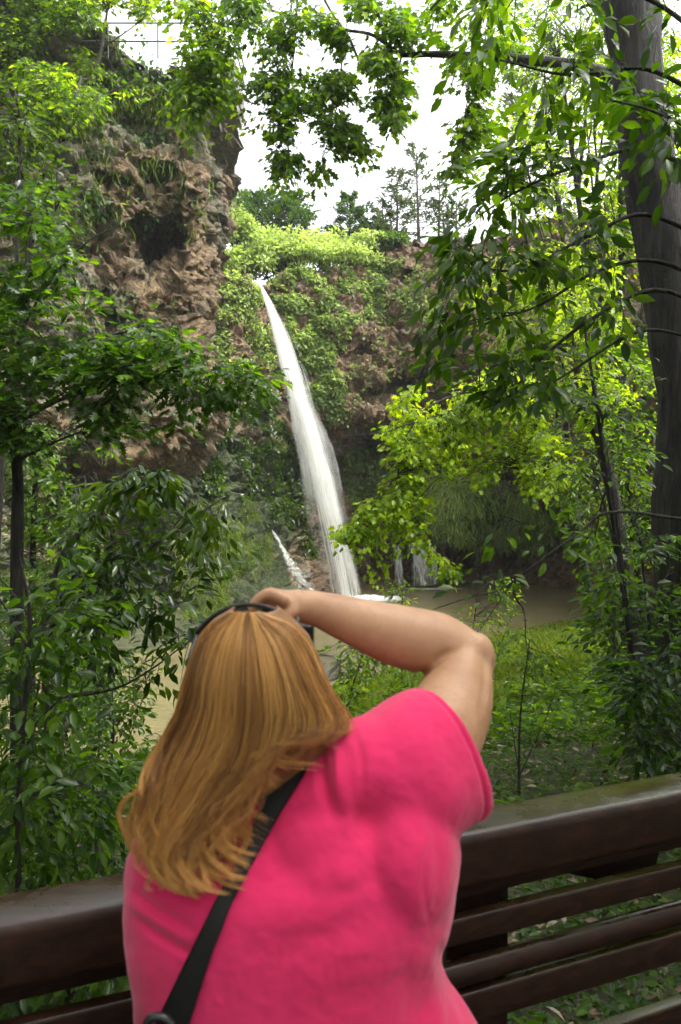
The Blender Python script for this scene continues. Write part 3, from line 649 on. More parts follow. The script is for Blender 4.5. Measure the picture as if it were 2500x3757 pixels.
def loftV(secs, n=48, inner=None, res=5):
    """secs: (center, axis1, axis2, power); closed loft with flat caps"""
    k = len(secs); m_ = (k - 1) * res + 1
    C = spline([s[0] for s in secs], m_); A = spline([s[1] for s in secs], m_); B = spline([s[2] for s in secs], m_)
    th = np.linspace(0, 2 * math.pi, n, endpoint=False); pw = 0.85
    cs = np.sign(np.cos(th)) * np.abs(np.cos(th)) ** pw; sn = np.sign(np.sin(th)) * np.abs(np.sin(th)) ** pw
    v = C[:, None] + cs[None, :, None] * A[:, None] + sn[None, :, None] * B[:, None]
    if inner:
        th_, dep = inner; f0 = 1 - th_ / np.linalg.norm(A[-1]); kk = int(m_ * dep)
        inn = C[::-1][:kk, None] + (v[::-1][:kk] - C[::-1][:kk, None]) * f0
        v = np.concatenate([v, inn]); C = np.concatenate([C, C[::-1][:kk]])
    L_ = len(v); i = np.arange(L_ * n).reshape(L_, n); j = np.roll(i, -1, 1); q = np.stack([i[:-1], j[:-1], j[1:], i[1:]], -1).reshape(-1, 4)
    c0 = L_ * n; V = np.concatenate([v.reshape(-1, 3), C[:1], C[-1:]])
    T = [(c0, j[0, x], i[0, x]) for x in range(n)] + [(c0 + 1, i[-1, x], j[-1, x]) for x in range(n)]
    return V, q, np.array(T)
def voxel(name, pieces, vox, smooth=6, fac=0.5):
    V = []; Q = []; T = []; o = 0
    for v, q, t_ in pieces: V.append(v); Q.append(q + o); T.append(t_ + o); o += len(v)
    me = new_mesh(name + '_raw', np.concatenate(V), tris=np.concatenate(T), quads=np.concatenate(Q))
    bm = bmesh.new(); bm.from_mesh(me)
    isl = []; 
    bmesh.ops.recalc_face_normals(bm, faces=bm.faces[:]); bm.to_mesh(me); bm.free()
    ob = bpy.data.objects.new(name + '_raw', me); COL.objects.link(ob)
    md = ob.modifiers.new('r', 'REMESH'); md.mode = 'VOXEL'; md.voxel_size = vox; md.use_smooth_shade = True
    if smooth:
        s_ = ob.modifiers.new('s', 'SMOOTH'); s_.iterations = smooth; s_.factor = fac
    dg = bpy.context.evaluated_depsgraph_get(); out = bpy.data.meshes.new_from_object(ob.evaluated_get(dg))
    bpy.data.objects.remove(ob); bpy.data.meshes.remove(me); out.name = name; return out
def get_v(me): a = np.empty(len(me.vertices) * 3, np.float32); me.vertices.foreach_get('co', a); return a.reshape(-1, 3).astype(float)
def set_v(me, v): me.vertices.foreach_set('co', v.astype(np.float32).ravel()); me.update()
def get_n(me): a = np.empty(len(me.vertices) * 3, np.float32); me.vertex_normals.foreach_get('vector', a); return a.reshape(-1, 3).astype(float)
def Pl(l): l = np.array(l, float); return P(l[:, 0], l[:, 1], l[:, 2])

m, t, b = mat('skin'); co = objco(t)
c = mix(t, ramp(t, noise(t, 90, 5, 0.7, co), [(0.56, (0, 0, 0)), (0.72, (0.55, 0.55, 0.55))]), ramp(t, noise(t, 14, 5, 0.65, co), [(0.3, (0.40, 0.20, 0.105)), (0.7, (0.54, 0.31, 0.175))]), (0.33, 0.15, 0.075)); t.links.new(c, b.inputs['Base Color'])
b.inputs['Roughness'].default_value = 0.5; b.inputs['Subsurface Weight'].default_value = 0.15; b.inputs['Subsurface Radius'].default_value = (0.6, 0.25, 0.12); b.inputs['Subsurface Scale'].default_value = 0.02
bump(t, b, noise(t, 380, 3, 0.6, co), 0.12, 0.002); M_SKIN = m
m, t, b = mat('pink_cotton'); co = objco(t)
c = ramp(t, noise(t, 3, 3, 0.5, co), [(0.3, (0.68, 0.020, 0.110)), (0.7, (0.76, 0.028, 0.135))]); t.links.new(c, b.inputs['Base Color'])
b.inputs['Roughness'].default_value = 0.85; b.inputs['Sheen Weight'].default_value = 0.25; b.inputs['Specular IOR Level'].default_value = 0.2
bump(t, b, noise(t, 900, 2, 0.6, co), 0.25, 0.001); M_PINK = m
m, t, b = mat('denim'); b.inputs['Base Color'].default_value = (0.03, 0.045, 0.09, 1); b.inputs['Roughness'].default_value = 0.9; bump(t, b, noise(t, 400, 3, 0.6, objco(t)), 0.3, 0.002); M_DENIM = m
m, t, b = mat('black_webbing'); co = objco(t); t.links.new(ramp(t, noise(t, 500, 2, 0.5, co), [(0.3, (0.003, 0.0025, 0.003)), (0.7, (0.008, 0.007, 0.008))]), b.inputs['Base Color']); b.inputs['Roughness'].default_value = 0.65; bump(t, b, noise(t, 600, 2, 0.5, co), 0.3, 0.001); M_STRAP = m
m, t, b = mat('black_plastic'); b.inputs['Base Color'].default_value = (0.012, 0.012, 0.013, 1); b.inputs['Roughness'].default_value = 0.35; M_BLACK = m
m, t, b = mat('brown_lens'); b.inputs['Base Color'].default_value = (0.10, 0.045, 0.03, 1); b.inputs['Roughness'].default_value = 0.08; b.inputs['Alpha'].default_value = 0.88; M_LENS = m
m, t, b = mat('clear_lens'); b.inputs['Base Color'].default_value = (0.75, 0.78, 0.78, 1); b.inputs['Roughness'].default_value = 0.05; b.inputs['Alpha'].default_value = 0.25; M_CLEAR = m
m, t, b = mat('grey_metal'); b.inputs['Base Color'].default_value = (0.16, 0.155, 0.15, 1); b.inputs['Metallic'].default_value = 0.8; b.inputs['Roughness'].default_value = 0.3; M_GREYM = m

PX0 = P(268, 690, 1.13); HC = PX0.copy()          # head centre
person = empty('person', (HC[0], 1.12, 0)); tag(person, 'woman in a pink t-shirt seen from behind, one arm raised to her camera', 'person')
def yaw(v, deg=-12): c_, s_ = math.cos(R(deg)), math.sin(R(deg)); v = np.asarray(v, float); return HC + np.stack([v[..., 0] * c_ - v[..., 1] * s_, v[..., 0] * s_ + v[..., 1] * c_, v[..., 2]], -1)
body = []
body.append(ellV(HC + [0, 0.0, 0.015], (0.071, 0.090, 0.090)))
body.append(ellV(yaw([0, 0.02, -0.045]), (0.060, 0.078, 0.078)))
body.append(tubeV(yaw([[0, .092, .012], [0, .112, -.030]]), [0.010, 0.015], 12))                         # nose
body.append(ellV(yaw([0, .082, -.062]), (.024, .014, .009))); body.append(ellV(yaw([0, .080, -.074]), (.020, .014, .009)))   # lips
body.append(ellV(yaw([0, .072, -.100]), (.024, .02, .018)))
for s_ in (-1, 1):
    body.append(ellV(yaw([s_ * .033, .086, .020]), (.015, .012, .011))); body.append(ellV(yaw([s_ * .078, 0.0, -.01]), (.010, .020, .033)))
    body.append(ellV(yaw([s_ * .034, .080, .036]), (.024, .014, .008))); body.append(ellV(yaw([s_ * .04, .062, -.03]), (.026, .024, .024)))
body.append(tubeV(Pl([(268, 745, 1.13), (264, 800, 1.12), (268, 850, 1.13)]), [0.056, 0.056, 0.055], 24))
# torso inside the shirt
def sec(px, py, d, hw, dp, tilt=0): return (P(px, py, d), np.array([hw, 0, tilt * hw]), np.array([0, dp, 0]))
def E(l, r_, y, d=1.13): return ((l + r_) / 2, y, d, (r_ - l) / 2 * d / FPX)
TS = [(150, 430, 842), (132, 452, 872), (130, 445, 910), (134, 438, 945), (140, 448, 985), (143, 470, 1030), (150, 485, 1090), (160, 480, 1150), (190, 450, 1220)]
body.append(loftV([sec(*(E(l, r_, y)[:3]), E(l, r_, y)[3] * 0.85, 0.07) for l, r_, y in TS]))
armR = Pl([(396, 800, 1.145), (428, 752, 1.155), (452, 708, 1.215), (462, 668, 1.275)]); foreR = Pl([(466, 660, 1.285), (436, 645, 1.29), (392, 634, 1.285), (350, 620, 1.28), (318, 609, 1.275), (296, 606, 1.27)])
body.append(tubeV(armR, [0.058, 0.070, 0.062, 0.050], 28)); body.append(tubeV(foreR, [0.048, 0.054, 0.050, 0.038, 0.029, 0.027], 28, sq=((0, 1, 0), .95)))
body.append(ellV(P(477, 656, 1.27), (.029, .03, .038)))
# right hand closed over the top of the camera
palm = Pl([(298, 606, 1.27), (284, 603, 1.272), (272, 601, 1.275)]); body.append(tubeV(palm, [0.026, 0.030, 0.028], 20, sq=((0, 0, 1), .72)))
for k_, (dd2, ln, r_) in enumerate([(1.238, 0.9, .0085), (1.258, 1.0, .0092), (1.280, 1.05, .0095), (1.301, 0.98, .0092)]):
    kn = P(271, 594, dd2 + .002); body.append(tubeV([P(284, 600, dd2), kn, P(259, 599, dd2) , P(250, 612, dd2 + .002), P(252, 612 + 16 * ln, dd2 + .004)], [.011, .0115, r_, r_ * .92, r_ * .8], 12, res=5))
body.append(tubeV(Pl([(290, 612, 1.245), (280, 624, 1.235), (268, 632, 1.237)]), [.013, .011, .009], 12))
# left arm supporting the lens
armL = Pl([(175, 865, 1.13), (160, 912, 1.20), (175, 945, 1.33)]); foreL = Pl([(175, 945, 1.33), (215, 880, 1.40), (262, 800, 1.44), (282, 745, 1.45)])
body.append(tubeV(armL, [0.058, 0.055, 0.045], 24)); body.append(tubeV(foreL, [0.045, 0.045, 0.034, 0.027], 24))
body.append(tubeV(Pl([(282, 745, 1.45), (286, 722, 1.44)]), [.027, .03], 20, sq=((0, 1, 0), .8)))
for k_, (x_, d_) in enumerate([(274, 1.41), (279, 1.47), (289, 1.475), (299, 1.465), (304, 1.43)]):
    body.append(tubeV(Pl([(286, 726, 1.44), ((286 + x_ * 2) / 3, 708, (1.44 + d_ * 2) / 3), (x_, 695, d_), (x_ + (286 - x_) * .1, 683, d_)]), [.012, .010, .009, .0075], 12))
# legs
legs = []
for s_, fx_ in ((-1, -.27), (1, .03)):
    hip = np.array([fx_ * .75 - .02, 1.13, .80]); knee = np.array([fx_ - .01, 1.15, .46]); ank = np.array([fx_, 1.10, .09])
    body.append(tubeV([hip, knee, ank, ank + [0, .02, -.04]], [.085, .055, .036, .034], 20)); body.append(tubeV([ank + [0, -.01, -.045], ank + [0, .10, -.055]], [.034, .028], 14))
    legs.append(tubeV([hip + [0, 0, .0], knee, ank + [0, 0, -.01]], [.125, .080, .062], 24))
    shoe = link('shoe', voxel('shoe', [tubeV([ank + [0, -.03, -.048], ank + [0, .05, -.05], ank + [0, .13, -.06]], [.042, .044, .034], 18, sq=((0, 0, 1), .85))], .006, 3), M_BLACK, person)
bme = voxel('body', body, 0.0042, 7)
v = get_v(bme); nn = get_n(bme); qx, qy = proj(v)
def crease(x, y, pl_, w_, amt):
    best = np.full(len(x), 1e9); pl_ = spline(np.array([(a, b2, 0) for a, b2 in pl_], float), 30)[:, :2]; tt_ = np.zeros(len(x))
    for i in range(30):
        dd3 = (x - pl_[i, 0]) ** 2 + (y - pl_[i, 1]) ** 2; m3 = dd3 < best; best[m3] = dd3[m3]; tt_[m3] = i / 29
    return amt * np.exp(-best / w_ ** 2) * np.sin(np.clip(tt_, 0.02, .98) * math.pi) ** .5
dz = crease(qx, qy, [(404, 688), (424, 672), (442, 656), (458, 650)], 3.5, -.007) + crease(qx, qy, [(478, 640), (484, 660), (484, 690), (480, 715)], 4, -.003) + crease(qx, qy, [(300, 592), (297, 606), (300, 622)], 3, -.002)
set_v(bme, v + nn * (dz * (nn[:, 1] < 0.2))[:, None])
link('body', bme, M_SKIN, person)
pants = legs + [loftV([sec(310, 1130, 1.13, .185, .12), sec(305, 1200, 1.13, .20, .14), sec(300, 1270, 1.13, .20, .14)])]
link('trousers', voxel('trousers', pants, .010, 5), M_DENIM, person)

# shirt
TS = [(200, 400, 806), (143, 458, 838), (131, 458, 860), (127, 456, 885), (126, 452, 912), (128, 445, 936), (133, 444, 962), (136, 456, 990), (136, 476, 1022), (134, 500, 1070), (138, 506, 1120), (142, 505, 1165)]
shirt = [loftV([sec(*(E(l, r_, y)[:3]), E(l, r_, y)[3], dp) for (l, r_, y), dp in zip(TS, [.08, .125, .145, .152, .155, .155, .157, .16, .165, .17, .175, .175])])]
shirt.append(tubeV(Pl([(262, 812, 1.12), (216, 824, 1.12), (182, 846, 1.12), (176, 880, 1.13)]), [.072, .072, .072, .075], 24))
shirt.append(tubeV(Pl([(268, 812, 1.12), (330, 792, 1.12), (382, 775, 1.12), (400, 800, 1.12)]), [.075, .082, .088, .09], 24))
shirt.append(tubeV(Pl([(262, 790, 1.125), (266, 830, 1.12)]), [.068, .085], 24))
shirt.append(ellV(P(400, 848, 1.125), (.085, .128, .13))); shirt.append(ellV(P(330, 850, 1.125), (.12, .13, .12)))
mj = P(478, 812, 1.17) - P(421, 680, 1.17); mj = unit(mj)
fw_ = unit(P(470, 730, 1.20) - P(405, 770, 1.13)); mn = unit(np.cross(mj, fw_))
shirt.append(loftV([(P(372, 800, 1.12), mj * .098, mn * .105), (P(402, 778, 1.13), mj * .102, mn * .10), (P(427, 762, 1.15), mj * .106, mn * .09), (P(447, 752, 1.17), mj * .108, mn * .084)], inner=(0.006, 0.75)))
mjl = np.array([.9, .1, .2]); shirt.append(loftV([(P(186, 865, 1.12), unit(mjl) * .085, unit(np.array([0, .5, .8])) * .085), (P(182, 900, 1.17), unit(mjl) * .078, unit(np.array([0, .5, .8])) * .08), (P(186, 925, 1.25), unit(mjl) * .075, unit(np.array([0, .5, .8])) * .08)], inner=(0.006, 0.5)))
sme = voxel('t_shirt', shirt, 0.0031, 60)
v = get_v(sme); nn = get_n(sme); qx, qy = proj(v); backf = np.clip(-nn[:, 1] * 1.3, 0, 1)
def crease(x, y, pl_, w_, amt):
    """groove or ridge running along a polyline"""
    best = np.full(len(x), 1e9); 
    pl_ = spline(np.array([(a, b2, 0) for a, b2 in pl_], float), 30)[:, :2]; tt_ = np.zeros(len(x))
    for i in range(len(pl_)):
        dd3 = (x - pl_[i, 0]) ** 2 + (y - pl_[i, 1]) ** 2; m3 = dd3 < best; best[m3] = dd3[m3]; tt_[m3] = i / (len(pl_) - 1)
    return amt * np.exp(-best / w_ ** 2) * np.sin(np.clip(tt_, 0.02, .98) * math.pi) ** .5
dz = 0
for pl_, w_, amt in [([(321, 740), (326, 780), (340, 815)], 3.0, -.006), ([(444, 950), (453, 985), (470, 1026)], 3.2, -.006), ([(430, 845), (424, 880), (430, 925)], 3.5, -.003), ([(352, 724), (362, 760), (362, 800)], 4, -.003), ([(134, 893), (156, 911), (186, 930)], 3, -.004), ([(142, 926), (166, 944), (196, 960)], 3, -.004), ([(330, 738), (338, 760), (336, 790)], 4, .004),
                     ([(319, 742), (323, 785), (334, 818)], 5, -.010), ([(333, 738), (342, 790), (354, 842)], 8, .006), ([(390, 786), (356, 832), (312, 862), (270, 880)], 20, -.010),
                     ([(430, 810), (440, 870), (430, 930)], 9, -.005),
                     ([(420, 906), (350, 926), (270, 960)], 20, -.007), ([(130, 888), (152, 905), (190, 928)], 6, -.007), ([(128, 900), (150, 917), (190, 943)], 6, .005), ([(138, 916), (160, 934), (196, 957)], 6, -.007),
                     ([(442, 948), (452, 985), (470, 1028)], 6, -.009), ([(428, 955), (436, 1000), (446, 1040)], 8, .006), ([(404, 965), (412, 1000), (415, 1050)], 12, -.004)]:
    dz = dz + crease(qx, qy, pl_, w_, amt)
# seam where the folded cuff ends
cc_ = P(452, 748, 1.17); sd3 = (v - cc_) @ fw_; cuffm = (qx > 400) & (qy < 840)
dz = dz - 0.005 * np.exp(-((sd3 + .024) / .0035) ** 2) * cuffm + 0.0015 * ((sd3 > -.022) & cuffm)
uv_ = np.stack([(v[:, 0] * .86 - v[:, 2] * .5) * 22, (v[:, 0] * .5 + v[:, 2] * .86) * 5.0, v[:, 1] * 3], -1)
dz = dz * 0.75 + 0.0022 * fbm(uv_, 3, 91) * (1 - np.exp(-((sd3) / .03) ** 2) * cuffm)
dz = dz + 0.0012 * fbm(v * 60, 2, 93)
sc_ = backf * 1.0 + (1 - backf) * .35
v = v + nn * (dz * sc_)[:, None]; set_v(sme, v)
shirt_o = link('t_shirt', sme, M_PINK, person)

from mathutils.bvhtree import BVHTree
bv = BVHTree.FromPolygons([Vector(x) for x in v], [tuple(p.vertices) for p in sme.polygons])
def on_back(px, py, off=0.004, fallback=1.02):
    o = Vector(EYE); tgt = Vector(P(px, py, 1.0)); h = bv.ray_cast(o, (tgt - o).normalized())
    d = h[0][1] if h[0] is not None else fallback
    return P(px, py, d - off)
# cross-body bag strap
e_l = np.array([(292, 742), (284, 757), (276, 775), (258, 812), (241, 851), (214, 903), (186, 960), (156, 1022), (140, 1060)]); e_r = np.array([(318, 742), (312, 757), (304, 775), (281, 812), (259, 851), (232, 903), (210, 960), (190, 1022), (180, 1060)])
bagroot = empty('shoulder_bag', P(150, 1100, .98)); tag(bagroot, 'black bag on a wide black strap crossing the pink shirt', 'bag')
n_ = 60; tt_ = np.linspace(0, 1, n_); ss_ = np.linspace(0, 1, len(e_l)); V = []
rowd = None
for a in tt_:
    l = np.array([np.interp(a, ss_, e_l[:, 0]), np.interp(a, ss_, e_l[:, 1])]); r_ = np.array([np.interp(a, ss_, e_r[:, 0]), np.interp(a, ss_, e_r[:, 1])])
    V.append([on_back(*(l + (r_ - l) * f), 0.0045) for f in np.linspace(0, 1, 7)])
V = np.array(V)
for _ in range(6): V[1:-1, :, 1] = V[1:-1, :, 1] * .5 + (V[2:, :, 1] + V[:-2, :, 1]) * .25
# carry the strap over the shoulder towards her front
fr = [V[0] + np.array([.004 * k_, .035 * k_, .012 * k_ - .004 * k_ * k_]) for k_ in range(7, 0, -1)]; V = np.concatenate([np.array(fr), V])
V2 = V + np.array([0, -.0025, 0.0005]); A_ = grid_quads(len(V), 7); nV = len(V) * 7
idx = np.arange(nV).reshape(-1, 7); eL = np.stack([idx[:-1, 0], idx[1:, 0], idx[1:, 0] + nV, idx[:-1, 0] + nV], -1); eR = np.stack([idx[1:, 6], idx[:-1, 6], idx[:-1, 6] + nV, idx[1:, 6] + nV], -1)
link('strap', new_mesh('strap', np.concatenate([V.reshape(-1, 3), V2.reshape(-1, 3)]), quads=np.concatenate([A_[:, ::-1], A_ + nV, eL, eR]), smooth=True), M_STRAP, bagroot)
bc = P(140, 1108, .965); boxm('bag_body', bc - [.11, .035, .085], bc + [.09, .035, .085], M_STRAP, bagroot, .02)
tb = Tubes(); tb.add(spline([P(146, 1026, .95), P(152, 1018, .95), P(164, 1018, .95), P(172, 1026, .95)], 12), .006, 8); link('strap_ring', tb.mesh('strap_ring'), M_BLACK, bagroot)

# hair ------------------------------------------------------------
def C5(l): return [((400 + x * .574) * .2724, (2050 + y * .574) * .27256) for x, y in l]
GUIDE = [
 [(760, 350), (620, 440), (530, 620), (470, 800), (430, 970), (360, 1110), (300, 1250), (285, 1400), (235, 1500), (165, 1590), (110, 1720), (120, 1960)],
 [(790, 345), (650, 470), (570, 700), (520, 920), (440, 1120), (350, 1290), (290, 1440), (230, 1560), (210, 1690), (240, 1820), (275, 1950), (330, 2080)],
 [(820, 340), (700, 500), (620, 760), (590, 980), (520, 1180), (420, 1380), (330, 1530), (260, 1670), (250, 1790), (300, 1920), (350, 2050), (440, 2150)],
 [(840, 340), (750, 520), (690, 800), (670, 1020), (610, 1220), (500, 1400), (420, 1570), (350, 1730), (330, 1860), (360, 2000), (410, 2110), (490, 2160)],
 [(860, 345), (810, 550), (780, 830), (760, 1060), (710, 1240), (590, 1430), (500, 1600), (450, 1760), (400, 1900), (420, 2040), (460, 2130), (540, 2150)],
 [(880, 345), (860, 580), (850, 860), (840, 1090), (800, 1280), (700, 1460), (620, 1640), (540, 1780), (500, 1920), (530, 2030), (590, 2100), (640, 2120)],
 [(895, 345), (910, 600), (930, 860), (920, 1080), (880, 1260), (800, 1440), (720, 1620), (640, 1780), (620, 1900), (660, 2000), (730, 2080), (820, 2130)],
 [(905, 345), (970, 580), (1010, 820), (1020, 1040), (990, 1210), (930, 1370), (860, 1520), (780, 1680), (740, 1780), (770, 1850), (840, 1880), (930, 1860)],
 [(915, 345), (1030, 540), (1100, 760), (1140, 960), (1120, 1120), (1040, 1220), (1000, 1290), (960, 1400), (900, 1500), (860, 1600), (830, 1700), (850, 1770)],
 [(925, 345), (1080, 510), (1170, 720), (1240, 900), (1290, 1030), (1260, 1120), (1150, 1170), (1060, 1210), (1030, 1270), (1070, 1320), (1150, 1345), (1240, 1335)],
 [(940, 345), (1130, 470), (1240, 650), (1320, 830), (1390, 970), (1420, 1070), (1370, 1140), (1260, 1170), (1170, 1170), (1110, 1180), (1130, 1215), (1220, 1210)],
 [(955, 340), (1170, 420), (1290, 540), (1360, 700), (1430, 840), (1500, 950), (1525, 1040), (1490, 1110), (1420, 1135), (1380, 1110), (1390, 1160), (1440, 1150)]]
GU = np.array([C5(g) for g in GUIDE]); nG, nK = GU.shape[:2]
def hair_d(x, y):
    lx = np.interp(y, [605, 620, 635, 653, 690, 731, 754, 790, 830, 880, 950], [238, 212, 198, 190, 180, 164, 152, 124, 112, 115, 150])
    rx = np.interp(y, [605, 620, 637, 653, 689, 715, 735, 760, 830, 880, 950], [275, 298, 314, 321, 337, 350, 350, 330, 280, 250, 240])
    s = np.clip((x - (lx + rx) / 2) / ((rx - lx) / 2 + 3), -1, 1); top = np.sqrt(np.clip(1 - ((690 - np.minimum(y, 690)) / 92) ** 2, 0.0, 1))
    head = 1.145 - 0.145 * np.sqrt(1 - 0.92 * s ** 2) * top
    return head
_cache = {}
def torso_d(x, y):
    k_ = (int(x // 4), int(y // 4))
    if k_ not in _cache:
        o = Vector(EYE); h = bv.ray_cast(o, (Vector(P(k_[0] * 4 + 2, k_[1] * 4 + 2, 1.0)) - o).normalized()); _cache[k_] = h[0][1] if h[0] is not None else 1.10
    return _cache[k_]
def strands(nclump, per, r0, lay, seed, wave=1.0, minlen=.72):
    rg = np.random.default_rng(seed); V = []; A_ = []; npt = 26; ts = np.linspace(0, 1, npt)
    for c_ in range(nclump):
        uc = (c_ + rg.random()) / nclump * (nG - 1); ln = minlen + (1 - minlen) * rg.random()
        ph = rg.random() * 9; amp = (2 + 7 * rg.random()) * wave; lat = np.clip(rg.normal(0, 8), -11, 11) * min(1, .25 + uc); lat2 = np.clip(rg.normal(0, 7), -10, 10) * min(1, .25 + uc); tone = rg.random(); lift = rg.random()
        for s_ in range(per):
            sp = rg.normal(0, .26); u = np.clip(uc + sp * 0.9, 0, nG - 1.001); i = int(u); f = u - i
            g0 = GU[i] * (1 - f) + GU[i + 1] * f; i2 = int(np.clip(uc, 0, nG - 1.001)); f2 = np.clip(uc, 0, nG - 1.001) - i2; gc = GU[i2] * (1 - f2) + GU[i2 + 1] * f2
            L_ = ln * (0.93 + .07 * rg.random()); tk = ts * L_
            def ev(g): q = spline(np.concatenate([g, g[:, :1] * 0], 1), 60)[:, :2]; return np.stack([np.interp(tk, np.linspace(0, 1, 60), q[:, 0]), np.interp(tk, np.linspace(0, 1, 60), q[:, 1])], -1)
            a = ev(g0); b2 = ev(gc); cl = np.clip((tk - .15) / .55, 0, 1)[:, None] * (.55 + .4 * lift)
            p = a * (1 - cl) + b2 * cl
            w_ = np.sin(tk * (11 + 4 * lift) + ph) * amp * smooth01((tk - .3) / .5); p[:, 0] += w_ + (lat * np.sin(tk * 5 + ph) + lat2 * np.sin(tk * 8.5 + ph)) * smooth01((tk - .35) / .4) + (3 + 7 * lift) * np.sin(tk * 17 + ph * 2) * smooth01((tk - .55) / .4) * wave + rg.normal(0, .5) * tk * 3 + 1.2 * np.sin(tk * 30 + rg.random() * 6) * tk; p[:, 1] += .4 * w_ + rg.normal(0, 1.5) * tk
            hd_ = hair_d(p[:, 0], p[:, 1])
            td = np.array([torso_d(x, y) if y > 735 else 9 for x, y in p])
            d = np.minimum(hd_, np.where(td < 9, td - .008 - .022 * lift - .010 * rg.random(), 9))
            bl = smooth01((p[:, 1] - 725) / 50); d = np.where(p[:, 1] > 725, hd_ * (1 - bl) + bl * np.minimum(d, td - .008 - .02 * lift), hd_)
            d = np.convolve(np.concatenate([[d[0]] * 2, d, [d[-1]] * 2]), np.ones(5) / 5, 'valid') + lay + rg.normal(0, .003)
            d += (lift - .5) * .012 * smooth01(tk / .25) + .008 * np.sin(tk * 12 + ph) * smooth01((tk - .4) / .4)
            w3 = P(p[:, 0], p[:, 1], d); V.append(w3); A_.append((tone * .7 + .3 * rg.random(), ts))
    V = np.array(V); S, K = V.shape[:2]; t_ = unit(np.gradient(V, axis=1)); a = unit(np.cross(t_, np.array([0, 1.0, .02]))); b2 = np.cross(t_, a)
    rr_ = r0 * (1 - .85 * ts ** 1.6)[None, :, None]; ring = []
    for th in (0, 2.094, 4.189): ring.append(V + (a * math.cos(th) + b2 * math.sin(th)) * rr_)
    W = np.stack(ring, 2); idx = np.arange(S * K * 3).reshape(S, K, 3); j = np.roll(idx, -1, 2)
    q = np.stack([idx[:, :-1], j[:, :-1], j[:, 1:], idx[:, 1:]], -1).reshape(-1, 4)
    at = np.repeat(np.array([x[0] for x in A_]), K * 3); tt3 = np.tile(np.repeat(ts, 3), S)
    return W.reshape(-1, 3), q, at, tt3
m, t, b = mat('blonde_hair'); a1 = attr(t, 'rnd'); a2 = attr(t, 'along')
c = ramp(t, a1, [(0, (0.09, 0.034, 0.009)), (0.3, (0.28, 0.115, 0.024)), (0.65, (0.55, 0.26, 0.055)), (1, (0.85, 0.50, 0.14))])
c = mix(t, ramp(t, a2, [(0.45, (0, 0, 0)), (1, (0.5, 0.5, 0.5))]), c, (0.86, 0.42, 0.12))
t.links.new(c, b.inputs['Base Color']); b.inputs['Roughness'].default_value = 0.42; b.inputs['Specular IOR Level'].default_value = 0.55; b.inputs['Sheen Weight'].default_value = 0.1
M_HAIR = m
Vh = []; Qh = []; Ah = []; Th = []; o_ = 0
for args in ((130, 44, .00060, 0.0, 1, 1.4, .60), (70, 40, .0009, .012, 2, .9, .40), (70, 8, .00045, -.007, 3, 1.7, .75)):
    v_, q_, a_, t3 = strands(*args); Vh.append(v_); Qh.append(q_ + o_); Ah.append(a_); Th.append(t3); o_ += len(v_)
hair = link('hair', new_mesh('hair', np.concatenate(Vh), quads=np.concatenate(Qh), attrs={'rnd': np.concatenate(Ah), 'along': np.concatenate(Th)}, smooth=True), M_HAIR, person)
# under layer of hair close to the scalp
ys_ = np.linspace(609, 790, 60); rows = []
for y_ in ys_:
    lx = np.interp(y_, [605, 620, 635, 653, 690, 731, 754, 790], [240, 214, 201, 193, 184, 170, 160, 160]); rx = np.interp(y_, [605, 620, 637, 653, 689, 715, 735, 760, 790], [272, 292, 308, 316, 331, 341, 340, 318, 290])
    cx_, hw_ = (lx + rx) / 2, (rx - lx) / 2; r1 = hw_ * 1.14 / FPX; top = math.sqrt(max(0.02, 1 - ((690 - min(y_, 690)) / 92) ** 2)); yd = 0.128 * top * np.interp(y_, [605, 740, 790], [1, 1, .75])
    c3 = P(cx_, y_, 1.145); th = np.linspace(-R(118), R(118), 50); rows.append(np.stack([c3[0] + r1 * np.sin(th), c3[1] - yd * np.cos(th), c3[2] + 0 * th], -1))
rows = np.array(rows)
me = new_mesh('hair_cap', rows.reshape(-1, 3), quads=grid_quads(60, 50), attrs={'rnd': 0.15 + 0.3 * np.abs(fbm(rows.reshape(-1, 3) * np.array([90, 90, 4]), 2, 7)), 'along': np.zeros(3000)}, smooth=True)
# thicken the cap
hc = link('hair_cap', me, M_HAIR, person); sol = hc.modifiers.new('thickness', 'SOLIDIFY'); sol.thickness = 0.004; sol.offset = 0

